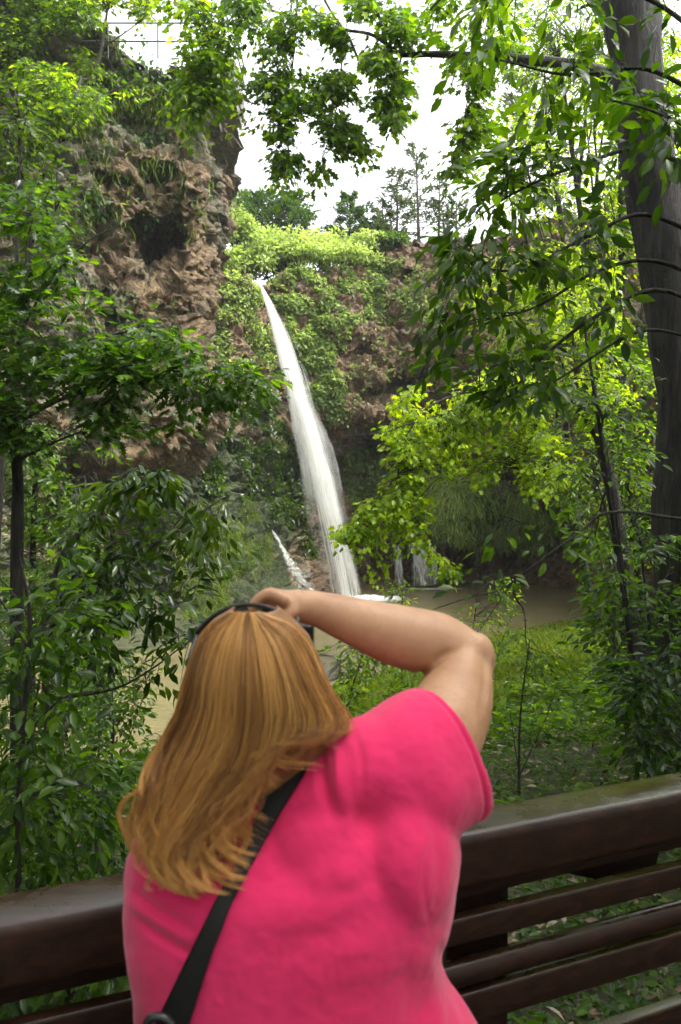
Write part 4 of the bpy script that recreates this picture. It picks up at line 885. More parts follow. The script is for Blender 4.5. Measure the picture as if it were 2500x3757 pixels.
# sunglasses pushed up on the head
sg = empty('sunglasses', P(252, 606, 1.18)); tag(sg, 'dark sunglasses pushed up on top of the blonde head', 'sunglasses')
def arc_band(name, a0, a1, mt, parent, w0, w1, th_=.0022, cx_=250, cy_=666, r_=.0915, d0=1.165, tip=0.5, edge=False):
    n1 = 30; a = np.radians(np.linspace(a0, a1, n1)); c3 = P(cx_, cy_, d0); rows_ = []
    for w_ in np.linspace(w0, w1, 8):
        taper = 1.0
        rr2 = r_ - w_ * 0.30; yy = d0 + w_ * 0.95
        rows_.append(np.stack([c3[0] + rr2 * np.sin(a), np.full(n1, yy), c3[2] + rr2 * np.cos(a)], -1))
    v_ = np.array(rows_); m_ = len(rows_)
    v2 = v_ + np.array([0, 0, .0]) ; dirr = unit(v_ - np.array([c3[0], 0, c3[2]]) * np.array([1, 0, 1]) - v_ * np.array([0, 1, 0])); v2 = v_ - dirr * th_
    A1 = grid_quads(m_, n1); k_ = m_ * n1; idx = np.arange(k_).reshape(m_, n1)
    ed_ = [np.stack([idx[0, :-1], idx[0, 1:], idx[0, 1:] + k_, idx[0, :-1] + k_], -1), np.stack([idx[-1, 1:], idx[-1, :-1], idx[-1, :-1] + k_, idx[-1, 1:] + k_], -1), np.stack([idx[1:, 0], idx[:-1, 0], idx[:-1, 0] + k_, idx[1:, 0] + k_], -1), np.stack([idx[:-1, -1], idx[1:, -1], idx[1:, -1] + k_, idx[:-1, -1] + k_], -1)]
    return link(name, new_mesh(name, np.concatenate([v_.reshape(-1, 3), v2.reshape(-1, 3)]), quads=np.concatenate([A1[:, ::-1], A1 + k_] + ed_), smooth=True), mt, parent)
arc_band('lens', 4, 44, M_LENS, sg, 0.0, 0.042, .0018, r_=.0925, cy_=667); arc_band('lens', -50, -4, M_LENS, sg, 0.0, 0.042, .0018, r_=.0925, cy_=667)
arc_band('frame', -58, 50, M_BLACK, sg, -0.006, 0.003, .005, r_=.0945, cy_=667)
for s_, a in ((-1, -58), (1, 50)):
    c3 = P(250, 666, 1.165); q_ = c3 + np.array([.0915 * math.sin(R(a)), 0, .0915 * math.cos(R(a))]); tb = Tubes()
    tb.add(spline([q_ + [0, .02, .01], q_, q_ + [s_ * .006, -.035, -.035], q_ + [s_ * -.002, -.06, -.075]], 14), .0032, 6); link('temple', tb.mesh('temple'), M_BLACK, sg)
# eyeglasses worn, one rim showing past the hair
eg = empty('eyeglasses', yaw([0, .11, .02])); tag(eg, 'thin grey rimmed eyeglasses worn by the woman, one lens showing beside her hair', 'eyeglasses')
for s_ in (-1, 1):
    th = np.linspace(0, 2 * math.pi, 40, endpoint=True); se = lambda q, p: np.sign(q) * np.abs(q) ** p
    cx_ = .036 * s_ + (.018 if s_ > 0 else 0); ring = yaw(np.stack([cx_ + .029 * se(np.cos(th), .7), .112 - .12 * np.abs(cx_ + .029 * se(np.cos(th), .7)) ** 1.3 + 0 * th, .012 + .020 * se(np.sin(th), .7)], -1))
    tb = Tubes(); tb.add(ring, .0015, 6); link('rim', tb.mesh('rim'), M_GREYM, eg)
    c3 = ring[:-1].mean(0); V = np.concatenate([ring[:-1], ring[:-1] + [0, .0012, 0], [c3], [c3 + [0, .0012, 0]]]); k_ = 39
    T_f = [(2 * k_, i, (i + 1) % k_) for i in range(k_)] + [(2 * k_ + 1, k_ + (i + 1) % k_, k_ + i) for i in range(k_)]
    link('lens', new_mesh('lens', V, tris=T_f, quads=[(i, (i + 1) % k_, k_ + (i + 1) % k_, k_ + i) for i in range(k_)], smooth=True), M_CLEAR, eg)
    tb = Tubes(); tb.add(spline(yaw([[cx_ + .029 * s_, .098, .024], [.082 * s_, .05, .018], [.084 * s_, -.01, .012]]), 10), .0017, 6); link('temple', tb.mesh('temple'), M_GREYM, eg)
tb = Tubes(); tb.add(spline(yaw([[-.008, .110, .018], [.008, .113, .022], [.024, .110, .018]]), 8), .0015, 6); link('bridge', tb.mesh('bridge'), M_GREYM, eg)

# the camera in her hands, held upright before her face
cc3 = P(286, 662, 1.355); cb = empty('camera_in_hands', cc3 - [0, 0, .07]); cb.name = 'handheld_camera'; tag(cb, 'black camera held upright before the woman\'s face, hidden by her hair', 'camera')
boxm('camera_body', cc3 - [.048, .034, .070], cc3 + [.048, .034, .070], M_BLACK, cb, .008)
def cyl(name, c, r, l, mt, parent, seg=40, rings=()):
    tb_ = Tubes(); prof = [(0, .2), (0, 1), (.35, 1), (.36, 1.05), (.7, 1.05), (.71, 1), (1, 1), (1, .86), (.96, .84), (.96, .01)]
    tb2 = np.array([c + np.array([0, a * l, 0]) for a, _ in prof]); th = np.linspace(0, 2 * math.pi, seg, endpoint=False)
    v_ = tb2[:, None] + np.stack([np.cos(th), 0 * th, np.sin(th)], -1)[None] * np.array([f for _, f in prof])[:, None, None] * r
    i = np.arange(len(prof) * seg).reshape(-1, seg); j = np.roll(i, -1, 1)
    return link(name, new_mesh(name, v_.reshape(-1, 3), quads=np.stack([i[:-1], j[:-1], j[1:], i[1:]], -1).reshape(-1, 4), smooth=False), mt, parent)
cyl('lens_barrel', cc3 + [0, .036, -.005], .033, .075, M_BLACK, cb); boxm('viewfinder', cc3 + [-.072, -.03, -.02], cc3 + [-.049, .03, .02], M_BLACK, cb, .004)
# ----------------------------------------------------------------- plants growing on the rock
def scatter(name, label, S, Nn, px, py, polys, n, leafm, T=T_SMALL, size=0.16, lift=0.3, clump=0.9, thr=0.0, tone=0.5, hang=0.4, seed=0, up=0.6):
    F = S.reshape(-1, 3); NN = Nn.reshape(-1, 3); X = px.ravel(); Y = py.ravel(); w_ = np.zeros(len(F))
    for poly, wt in polys: w_ = np.maximum(w_, in_poly(X, Y, poly) * wt)
    cl_ = fbm(F * clump, 3, 50 + seed)
    w_ = w_ * (cl_ > thr)
    idx = np.where(w_ > 0)[0]; pr = w_[idx] / w_[idx].sum(); ii = rng.choice(idx, n, p=pr)
    h = np.clip(cl_[ii] - thr, 0, 0.5) * 2
    p = F[ii] + NN[ii] * (rng.random(n) * lift * (0.3 + h))[:, None] + rng.normal(0, 0.06, (n, 3))
    ax = NN[ii] * 0.5 + rng.normal(0, 0.6, (n, 3)); ax[:, 2] -= hang
    nr = NN[ii] * 0.6 + rng.normal(0, 0.35, (n, 3)) + np.array([0, 0, up])
    L = Leaves(); L.add(T, p, ax, nr, size * (0.5 + rng.random(n)), tone + 0.22 * rng.normal(0, 1, n) + 0.25 * vnoise(F[ii] * 0.8, 9))
    return tag(link(name, L.mesh(name), leafm), label, kind='stuff')
def box(x0, y0, x1, y1): return [(x0, y0), (x1, y0), (x1, y1), (x0, y1)]
scatter('ivy', 'ivy and creepers over the back rock wall right of the fall', CB, nB2, ppxB, ppyB,
        [([(268, 278), (300, 262), (360, 256), (395, 262), (385, 300), (350, 330), (335, 360), (345, 395), (335, 425), (318, 430), (305, 395), (292, 350), (278, 315)], 1.0), ([(380, 262), (480, 250), (470, 330), (400, 330), (370, 320)], 0.45), (box(340, 330, 480, 430), 0.06)],
        19000, L_PALE, thr=-0.06, tone=0.12, size=0.24, seed=1)
scatter('ivy', 'dark ivy hanging on the wet wall left of the main fall', CB, nB2, ppxB, ppyB,
        [([(228, 385), (272, 392), (300, 440), (315, 500), (312, 560), (280, 540), (250, 500), (200, 500), (205, 440)], 1.0)], 9500, L_DARK, thr=-0.12, tone=0.85, size=0.25, seed=2)
scatter('ivy', 'ivy bank between the main fall and the thin falls', CB, nB2, ppxB, ppyB,
        [([(338, 448), (392, 448), (400, 500), (395, 530), (355, 525), (342, 480)], 1.0), ([(395, 440), (560, 430), (600, 560), (520, 545), (430, 530), (400, 500)], 0.7)], 15000, L_PALE, thr=-0.1, tone=0.15, size=0.25, seed=3)  # lighter leaf colour stands in for light missing under the overhang
scatter('creepers', 'pale creepers on the rock left of the spill lip', CB, nB2, ppxB, ppyB,
        [([(210, 275), (250, 275), (262, 300), (275, 345), (272, 390), (235, 380), (210, 350)], 1.0)], 5200, L_PALE, thr=-0.10, tone=0.35, size=0.22, seed=4)
scatter('moss_plants', 'green mossy plants on the slope left of the main fall', CB, nB2, ppxB, ppyB,
        [([(190, 500), (250, 500), (270, 540), (262, 590), (240, 560), (215, 620), (180, 620), (180, 540)], 1.0)], 9000, L_GRASS, T=T_BLADE, thr=-0.08, tone=0.35, size=0.35, seed=5, hang=1.0)
scatter('hanging_grass', 'long hanging grass over the ledge of the thin falls', CB, nB2, ppxB, ppyB,
        [([(420, 470), (500, 480), (560, 520), (540, 545), (480, 535), (425, 525)], 1.0)], 13000, L_PALE, T=T_BLADE, thr=-0.3, tone=0.55, size=0.9, seed=6, hang=1.3)  # blades coloured lighter to make up for weak light in the recess
scatter('cliff_plants', 'bushy plants and grass on the top of the tall cliff', CA, nA2, ppx, ppy,
        [([(-30, 0), (100, 20), (165, 55), (225, 60), (205, 95), (150, 110), (90, 140), (-30, 150)], 1.0)], 12000, L_MID, thr=-0.05, tone=0.5, size=0.24, seed=7, lift=0.7)
scatter('hanging_grass', 'dry and green grass hanging down the tall cliff face', CA, nA2, ppx, ppy,
        [([(20, 60), (150, 75), (180, 100), (160, 135), (120, 125), (60, 150), (20, 150)], 1.0), (box(20, 150, 215, 230), 0.12)], 6000, L_GRASS, T=T_BLADE, thr=-0.1, tone=0.35, size=0.6, seed=8, hang=1.5)
scatter('ivy', 'small dark ferns and ivy clinging to the tall cliff', CA, nA2, ppx, ppy,
        [(box(60, 70, 170, 150), 1.0), (box(30, 140, 220, 480), 0.10), (box(80, 130, 105, 220), 0.8)], 7000, L_CLIFF, thr=0.02, tone=0.35, size=0.20, seed=9)

# bushes on the rim above the fall
def blob_bush(name, label, cat, c, rx, ry, rz, n, leafm, T=T_SMALL, size=0.2, tone=0.5, group=None, stems=5, shell=0.55):
    e = empty(name, c - np.array([0, 0, rz])); tag(e, label, cat, group)
    ncl = max(6, int(n / 60)); cc = unit(rng.normal(0, 1, (ncl, 3))) * (shell + (1 - shell) * rng.random((ncl, 1))); cc[:, 2] = np.abs(cc[:, 2]) * 1.2 - 0.35
    cr = 0.22 + 0.16 * rng.random(ncl)
    k = rng.integers(0, ncl, n); d = unit(rng.normal(0, 1, (n, 3)))
    q = cc[k] + d * (cr[k] * rng.random(n) ** 0.4)[:, None]
    pos = c + q * np.array([rx, ry, rz])
    nr = d * 0.8 + np.array([0, -0.1, 0.7]) + rng.normal(0, 0.3, (n, 3)); ax = d + rng.normal(0, 0.5, (n, 3)); ax[:, 2] -= 0.2
    L = Leaves(); L.add(T, pos, ax, nr, size * (0.6 + 0.7 * rng.random(n)), tone + rng.normal(0, 0.14, n) + rng.normal(0, 0.12, ncl)[k])
    tb = Tubes()
    for i in range(stems):
        j = rng.integers(0, ncl); tip = c + cc[j] * np.array([rx, ry, rz]); b0 = c + np.array([rng.normal(0, rx * .1), 0, -rz * 1.0])
        tb.add(spline([b0, (b0 + tip) / 2 + rng.normal(0, .1 * rx, 3), tip], 8), np.linspace(0.035 * rz + .01, 0.012, 8), 5)
    link('stem', tb.mesh('stem'), M_TWIG, e); link('foliage', L.mesh('foliage'), leafm, e)
    return e
GB = 'bushes along the cliff rim behind the waterfall'
for (x, y, d, rx, rz, mt, tone, lab) in [
        (236, 232, 49, 1.4, 1.4, L_PALE, 0.45, 'tall lime green bush squeezed against the tall cliff edge on the rim'),
        (246, 262, 47.5, 1.9, 1.1, L_PALE, 0.50, 'bright low bush directly above the lip of the waterfall'),
        (263, 266, 50, 2.4, 0.9, L_CLIFF, 0.9, 'low dark green scrub closing the gap behind the spill lip'),
        (273, 246, 49, 2.0, 1.3, L_PALE, 0.55, 'bright rounded bush on the rim just right of the lip'),
        (300, 256, 48.8, 2.0, 0.9, L_PALE, 0.50, 'low bright bush in the middle of the rim'),
        (322, 250, 52, 2.4, 1.5, L_PALE, 0.75, 'greyish pale bush behind the middle of the rim'),
        (345, 256, 49.5, 2.0, 0.9, L_PALE, 0.60, 'low pale bush at the foot of the layered cedar'),
        (368, 247, 51, 1.7, 0.9, L_PALE, 0.50, 'yellow green bush where the rim rises to the rocky knob'),
        (388, 243, 51.5, 1.4, 0.6, L_CLIFF, 0.7, 'small darker bush under the pines')]:
    blob_bush('bush', lab, 'bush', P(x, y, d), rx, 1.5, rz, 2600, mt, size=0.26, tone=tone, group=GB)
# junipers / cedars
def cedar(label, px, pyb, pyt, d, rw, n, mt=L_PINE, layered=False, tone=0.5, T=T_NEEDLE, size=0.4, group=None, name='cedar', lean=0.0, gapk=0.0, cat='tree'):
    b0 = P(px, pyb, d); t0 = P(px + lean, pyt, d); H = t0[2] - b0[2]
    e = empty(name, b0); tag(e, label, cat, group)
    tb = Tubes(); tb.add(spline([b0, (b0 + t0) / 2 + np.array([rng.normal(0, .1), 0, 0]), t0], 12), np.linspace(0.035 * H * .35 + .05, 0.02, 12), 6)
    br = Tubes(); L = Leaves(); nb = int(n)
    for i in range(nb):
        f = (0.12 + 0.88 * (i + rng.random()) / nb); h = H * f
        if layered: h = H * (round(f * 6) / 6.0) + rng.normal(0, 0.12)
        a = rng.random() * 2 * math.pi
        reach = rw * ((1 - f) ** 0.6 * 0.95 + 0.12) * (0.45 + 0.65 * rng.random())
        if rng.random() < gapk: continue
        s = b0 + (t0 - b0) * min(h / H, 1); dirv = np.array([math.cos(a), math.sin(a), 0.12 if layered else 0.35])
        tip = s + dirv * reach; c = spline([s, (s + tip) / 2 + np.array([0, 0, -.06 * reach]), tip], 6); br.add(c, np.linspace(.035, .01, 6), 4)
        m_ = 26 if layered else 20; tt = 0.35 + 0.7 * rng.random(m_); pos = s + (tip - s) * tt[:, None] + rng.normal(0, 0.16 * (0.4 + reach * .3), (m_, 3)) * np.array([1, 1, 0.45 if layered else 0.8])
        ax = dirv[None] + rng.normal(0, 0.5, (m_, 3)); nr = np.array([0, 0, 1.0]) + rng.normal(0, 0.4, (m_, 3))
        L.add(T, pos, ax, nr, size * (0.6 + .6 * rng.random(m_)), tone + rng.normal(0, .2, m_))
    link('trunk', tb.mesh('trunk'), M_GREYBARK, e); link('branches', br.mesh('branches'), M_TWIG, e); link('crown', L.mesh('crown'), mt, e)
    return e
cedar('broad dark green cedar behind the bright bushes right of the tall cliff', 262, 248, 196, 58, 3.1, 110, L_CLIFF, tone=0.45, group='cedars on the rim')
cedar('dark green cedar with a ragged top, second from the tall cliff', 290, 250, 196, 57, 2.9, 110, L_CLIFF, tone=0.50, group='cedars on the rim')
cedar('paler cedar half hidden by the tall cliff edge', 240, 245, 193, 60, 2.4, 70, L_CLIFF, tone=0.85, group='cedars on the rim')
cedar('flat topped cedar with layered branches left of the pines', 350, 262, 197, 54, 2.5, 80, L_CLIFF, layered=True, tone=0.45, group='cedars on the rim')
cedar('low dark cedar under the tallest pine', 372, 258, 222, 53, 2.1, 60, L_CLIFF, layered=True, tone=0.4, group='cedars on the rim')
GP = 'pines on the rocky knob above the back wall'
for lab, x, yb, yt, rw, n in [('tallest pine on the rocky knob with a clear trunk', 419, 248, 147, 2.2, 60), ('pine just left of the tallest pine', 396, 252, 170, 1.7, 46),
                              ('thin pine just right of the tallest pine', 438, 250, 177, 1.3, 34), ('short pine at the right end of the pine row', 456, 250, 196, 1.4, 34), ('small pine at the left of the pine row', 383, 250, 200, 1.4, 30)]:
    cedar(lab, x, yb, yt, 52, rw, n, L_PINE, tone=0.7, size=0.36, group=GP, name='pine_tree', lean=rng.normal(0, 3), gapk=0.2)
cedar('faint tall pine seen high through the hickory branches', 522, 240, 60, 46, 3.0, 80, L_PINE, tone=0.7, size=0.45, group=GP, name='pine_tree', gapk=0.2)
# ================================================================= TREES AROUND THE VIEWPOINT
def gp(px, py0, d):
    """foot of a plant on the ground under picture column px at distance d"""
    x = (px - 340.5) / FPX * d; return np.array([x, d, float(ground_h(np.array(x), np.array(d)))])
def gpx(px, d):
    g = gp(px, 0, d); a, b_ = proj(g); return (float(a), float(b_) + 4, d)

# big trunk on the right with the long limb crossing the sky
bigd = 11.0
bt = [gpx(700, bigd), (697, 640, bigd), (693, 565, bigd), (684, 430, bigd), (671, 300, bigd), (655, 190, bigd), (641, 100, bigd), (624, 0, bigd), (606, -110, bigd), (590, -240, bigd)]
tree('large_tree', 'large dark trunk at the right whose limb crosses the white sky', 'tree', gp(700, 0, bigd),
     [(bt, 0.50, 0.30)],
     [([(650, 110, 11), (620, 80, 11.6), (580, 66, 12.4), (530, 60, 13.2), (480, 56, 14), (435, 54, 14.5), (402, 55, 15)], 0.11, 0.05),
      ([(402, 55, 15), (386, 44, 15), (370, 34, 15.2), (345, 30, 15.4), (315, 24, 15.6), (270, 10, 15.6), (215, -5, 15.6)], 0.035, 0.02),
      ([(402, 55, 15), (388, 50, 15), (376, 52, 15), (360, 60, 15), (350, 40, 15), (330, 10, 15.5), (310, -30, 15.5)], 0.03, 0.02),
      ([(386, 44, 15), (380, 20, 15), (372, -10, 15), (365, -40, 15)], 0.03, 0.02),
      ([(300, -40, 15.6), (296, 20, 15.6), (292, 70, 15.5), (285, 110, 15.4), (290, 160, 15.2)], 0.022, 0.008),
      ([(240, -40, 15.6), (222, 20, 15.6), (210, 60, 15.4), (196, 95, 15.2)], 0.02, 0.006),
      ([(345, 30, 15.4), (340, 80, 15.2), (334, 120, 15.2), (322, 160, 15.1)], 0.016, 0.006),
      ([(402, 55, 15), (396, 80, 15), (388, 115, 15)], 0.014, 0.005),
      ([(480, 56, 14), (470, 90, 14), (462, 130, 14), (456, 175, 14)], 0.014, 0.005),
      ([(624, 0, 11), (560, -50, 12), (480, -40, 13), (430, 10, 13.5)], 0.06, 0.02)],
     [([(160, -10), (235, -10), (238, 30), (236, 70), (235, 95), (216, 118), (196, 145), (182, 138), (165, 110), (168, 70), (158, 30)], 14.4, 15.8, 210, dict(limbsel=[2, 5, 6], per=12, tone=0.35)),
      ([(235, -10), (330, -10), (350, 60), (362, 120), (378, 150), (360, 165), (345, 150), (330, 170), (308, 188), (280, 188), (270, 150), (272, 110), (264, 85), (240, 95)], 14.4, 15.8, 400, dict(limbsel=[2, 3, 5, 7], per=12, tone=0.28, gap=0.5, gs=20)),
      ([(330, -10), (430, -10), (425, 50), (408, 90), (398, 130), (384, 125), (380, 100), (366, 90), (352, 60)], 14.0, 15.6, 210, dict(limbsel=[2, 3, 4, 7, 8], per=12, tone=0.28, gap=0.5, gs=20)),
      ([(430, -10), (520, -10), (520, 60), (505, 120), (470, 150), (455, 185), (450, 160), (462, 110), (440, 60)], 13.2, 14.8, 170, dict(limbsel=[1, 9, 10], per=12, tone=0.3, gap=0.45, gs=20)),
      ([(232, 100), (250, 108), (244, 150), (236, 152)], 14.6, 15.2, 8, dict(limbsel=[5], per=7))],
     L_BRIGHT, M_BARK, T=T_MAPLE, size=0.135, rough=0.6, per=11, blen=0.9, droop=0.55, tr=0.004, spread=0.9, tvar=0.22)

# leafy limbs added out of view above the frame to shade the foreground
def shade_crown():
    a = np.array([2.7, 5.6, 6.4]); L_ = []
    for x, y, z in ((-5, 2, 7.6), (-2, -2, 7.8), (2, -3, 8.0), (5, 0, 7.8), (-4, -5, 8.2), (-1, 3, 7.4), (-6, -1, 8.0), (-7, 6, 9.5), (7, 7, 10)):
        L_.append((np.array([a, (a + np.array([x, y, z])) / 2 + [0, 0, .7], [x, y, z]]), .05, .015))
    n = 1500; x = rng.uniform(-10, 9, n); y = rng.uniform(-7, 9.5, n); ok = (y < 3.6) | (x < -1.5 - .15 * y) | (x > 3.2 + .2 * y); x, y = x[ok], y[ok]
    t_ = np.stack([x, y, np.maximum(6.0, 3.6 + .70 * y) + rng.uniform(0, 2.2, len(x))], -1)
    return L_, t_
OVERL, OVERT = shade_crown(); OVERO = dict(limbsel=list(range(9, 18)), maxd=2.8, size=0.27, per=13, blen=1.2, tr=.006)
# hickory with long pointed leaflets hanging into the picture at the top right
hd = 5.6
tree('hickory_tree', 'hickory with long pointed dark leaflets in front of the large trunk', 'tree', gp(760, 0, hd),
     [([gpx(770, hd), (764, 700, hd), (750, 450, hd), (735, 200, hd), (715, 0, hd), (705, -200, hd)], 0.09, 0.05)],
     [([(745, 300, hd), (660, 262, 5.7), (600, 270, 5.6), (540, 305, 5.4), (500, 318, 5.3)], 0.02, 0.006),
      ([(745, 330, hd), (660, 290, 5.6), (590, 320, 5.5), (535, 365, 5.4), (505, 400, 5.3), (480, 395, 5.2)], 0.02, 0.006),
      ([(742, 260, hd), (650, 215, 5.8), (590, 235, 5.6), (520, 270, 5.4), (460, 262, 5.3)], 0.02, 0.006),
      ([(740, 200, hd), (650, 150, 5.8), (580, 165, 5.6), (520, 190, 5.5), (480, 215, 5.4)], 0.02, 0.006),
      ([(738, 120, hd), (650, 70, 5.8), (570, 75, 5.6), (500, 60, 5.5)], 0.02, 0.006),
      ([(730, 60, hd), (650, 0, 5.8), (570, -10, 5.6), (480, 0, 5.5)], 0.02, 0.006),
      ([(745, 360, hd), (650, 330, 5.6), (570, 372, 5.4), (530, 400, 5.3)], 0.015, 0.005),
      ([(738, 170, hd), (690, 130, 5.0), (650, 110, 4.6), (610, 100, 4.4)], 0.015, 0.005)] + OVERL,
     [([(425, 222), (470, 235), (520, 230), (580, 240), (560, 300), (520, 335), (470, 350), (425, 370), (410, 330), (440, 300), (455, 270)], 5.0, 5.8, 52, dict(gap=0.5, gs=22)),
      ([(470, 150), (560, 120), (620, 140), (600, 230), (540, 240), (490, 225), (480, 200)], 5.1, 6.0, 38, dict(gap=0.5, gs=24)),
      ([(440, 0), (520, -10), (600, -10), (610, 60), (600, 120), (540, 120), (480, 60)], 5.2, 6.4, 36, dict(gap=0.5, gs=24, tone=0.7)),
      ([(425, 330), (470, 340), (560, 330), (570, 380), (520, 395), (480, 380), (440, 372)], 5.0, 5.6, 22, dict(gap=0.3)),
      ([(600, 60), (690, 30), (690, 170), (640, 170), (600, 130)], 4.3, 5.2, 14, dict(gap=0.2, tone=0.6)),
      ([(640, 0), (690, 0), (690, 240), (660, 200)], 5.0, 6.0, 6, dict(gap=0.2, tone=0.6)),
      ([(560, 240), (640, 250), (640, 330), (580, 330)], 5.2, 5.8, 16, dict(gap=0.2)), (OVERT, OVERO)],
     L_MID, M_BARK, T=T_OVAL, size=0.14, rough=0.2, per=11, blen=0.32, droop=0.5, tr=0.0032, spread=0.8, tone=0.68, maxd=1.6, tvar=0.18)

# slim tree with the arching lime green branch that droops over the pool
dd_ = 16.0
tree('drooping_tree', 'slim tree arching left with lime green leaves drooping over the pool', 'tree', gp(640, 0, dd_),
     [([gpx(640, dd_), (634, 640, dd_), (625, 565, dd_), (608, 473, dd_), (597, 434, dd_), (578, 408, dd_), (550, 396, 15.8), (521, 391, 15.6), (488, 389, 15.5), (456, 394, 15.4)], 0.17, 0.03)],
     [([(597, 434, dd_), (594, 400, dd_), (597, 360, dd_), (600, 300, dd_), (606, 240, dd_)], 0.07, 0.03),
      ([(588, 425, dd_), (578, 395, dd_), (574, 350, dd_), (568, 300, dd_)], 0.05, 0.02),
      ([(521, 391, 15.6), (480, 400, 15.4), (440, 415, 15.2), (405, 425, 15.1), (386, 432, 15), (345, 437, 14.9)], 0.03, 0.005),
      ([(456, 394, 15.4), (425, 410, 15.2), (405, 440, 15), (398, 475, 15), (393, 510, 15)], 0.028, 0.006),
      ([(393, 480, 15), (375, 505, 14.8), (355, 522, 14.8), (338, 535, 14.8)], 0.012, 0.004),
      ([(398, 490, 15), (420, 525, 14.9), (440, 550, 14.8), (452, 570, 14.8)], 0.012, 0.004),
      ([(550, 396, 15.8), (535, 430, 15.5), (520, 470, 15.3)], 0.016, 0.005),
      ([(608, 473, dd_), (590, 450, 15.8), (565, 455, 15.5), (535, 480, 15.3)], 0.02, 0.005),
      ([(456, 394, 15.4), (430, 392, 15.2), (405, 398, 15.1), (392, 412, 15.0)], 0.015, 0.004)],
     [([(390, 405), (420, 378), (470, 365), (520, 372), (560, 390), (575, 430), (520, 450), (470, 462), (430, 470), (415, 455), (395, 440), (384, 425)], 14.4, 16.6, 330, dict(gap=0.15)),
      ([(384, 425), (420, 440), (428, 500), (420, 545), (385, 540), (375, 505), (392, 470)], 14.4, 15.6, 130, dict(gap=0.15)),
      ([(330, 540), (342, 522), (362, 500), (390, 500), (385, 540), (372, 560), (372, 570), (355, 555), (345, 540)], 14.4, 15.3, 60, dict(gap=0.15)),
      ([(412, 530), (430, 540), (445, 560), (462, 577), (452, 582), (430, 565)], 14.4, 15.3, 16, dict(gap=0.1)),
      ([(430, 455), (480, 455), (490, 480), (470, 488), (450, 480)], 14.6, 15.6, 26, dict(gap=0.1)),
      ([(520, 450), (570, 440), (575, 475), (545, 495), (530, 505), (525, 490)], 14.6, 15.8, 50, dict(gap=0.1)),
      ([(372, 556), (388, 560), (386, 580), (372, 582)], 14.6, 15.0, 8, dict(gap=0.0)),
      ([(560, 300), (620, 260), (640, 400), (600, 430), (560, 400)], 15.0, 17.0, 120, dict(gap=0.3))],
     L_BRIGHT, M_BARK, T=T_MAPLE, size=0.115, rough=0.2, per=13, blen=0.55, droop=0.5, tr=0.0045, tone=0.80, maxd=1.5, spread=1.0)

# trees filling the right bank, nearer ones greener, farther ones lime
GR = 'leafy trees on the right bank'
def bank_tree(lab, px, d, pts_top, r, regs, mt, tone, T=T_OVAL, size=0.12, lean=0, grp=GR, nl=5, **kw):
    base = gpx(px, d); tx, ty = pts_top
    trunk = [base, ((base[0] * .6 + tx * .4) + lean, base[1] * .6 + ty * .4, d), (tx, ty, d)]
    cc = spline(np.array(trunk), 12); lim = []
    for i in range(nl):
        f = 0.35 + 0.6 * (i + rng.random() * .6) / nl; a = cc[int(f * 11)]
        reg = regs[rng.integers(0, len(regs))][0]; m_ = np.array(reg, float).mean(0) + rng.normal(0, 18, 2)
        lim.append(([tuple(a), ((a[0] + m_[0]) / 2, (a[1] + m_[1]) / 2 - 10, d), (m_[0], m_[1], d + rng.normal(0, .6))], r * 0.4, r * 0.1))
    return tree('leafy_tree', lab, 'tree', gp(px, 0, d), [(trunk, r, r * .35)], lim, [(p, d - dz, d + dz, n) for p, n, dz in regs], mt, M_BARK, group=grp, T=T, size=size, rough=0.2, per=kw.pop('per', 12), tone=tone, tr=0.004, **kw)
bank_tree('farthest lime green tree high up on the right bank beneath the white sky', 625, 31, (545, 120), 0.18, [([(500, 70), (620, 40), (640, 260), (560, 300), (490, 250), (470, 180)], 260, 3.0)], L_BRIGHT, 0.7, size=0.26, blen=1.6, maxd=4, gap=0.2)
bank_tree('tall airy tree whose crown closes the sky above the hickory', 640, 24, (560, 60), 0.16, [([(470, -15), (700, -15), (700, 90), (640, 120), (560, 110), (500, 70)], 330, 2.5)], L_BRIGHT, 0.4, size=0.19, blen=1.2, maxd=5, gap=0.3)
bank_tree('lime green tree behind the hickory, right of the rocky knob', 600, 27, (520, 200), 0.16, [([(460, 270), (520, 230), (600, 250), (620, 400), (540, 420), (480, 390), (470, 330)], 330, 2.6)], L_BRIGHT, 0.65, size=0.22, blen=1.3, maxd=3.5, gap=0.2)
bank_tree('sunlit tree right behind the large trunk', 625, 22, (620, 150), 0.16, [([(590, 60), (700, 40), (700, 420), (600, 420), (570, 300), (600, 200)], 420, 2.5)], L_BRIGHT, 0.55, size=0.20, blen=1.1, maxd=3.5, gap=0.15)
bank_tree('green tree between the arching slim tree and the large trunk', 650, 19, (610, 300), 0.12, [([(540, 330), (660, 320), (670, 560), (600, 590), (560, 520), (530, 440)], 330, 1.8)], L_BRIGHT, 0.4, size=0.16, blen=0.9, maxd=2.6, gap=0.25)
bank_tree('near sapling with broad leaves left of the large trunk', 655, 9.5, (585, 330), 0.05, [([(530, 400), (600, 330), (640, 340), (648, 470), (600, 500), (560, 450)], 50, 0.8), ([(570, 470), (652, 470), (655, 600), (600, 640), (580, 560)], 30, 0.8)], L_MID, 0.75, size=0.15, blen=0.5, maxd=1.5, gap=0.25, per=9)
bank_tree('low sapling at the foot of the large trunk', 668, 10.0, (640, 540), 0.04, [([(560, 590), (690, 520), (700, 700), (640, 720), (590, 660)], 95, 0.9)], L_MID, 0.6, size=0.13, blen=0.45, maxd=1.3, gap=0.2)
bank_tree('shrubby tree at the right edge beyond the railing', 700, 7.5, (690, 560), 0.04, [([(610, 660), (700, 600), (700, 790), (640, 780), (600, 730)], 120, 0.9)], L_MID, 0.35, size=0.12, blen=0.45, maxd=1.3, gap=0.2)
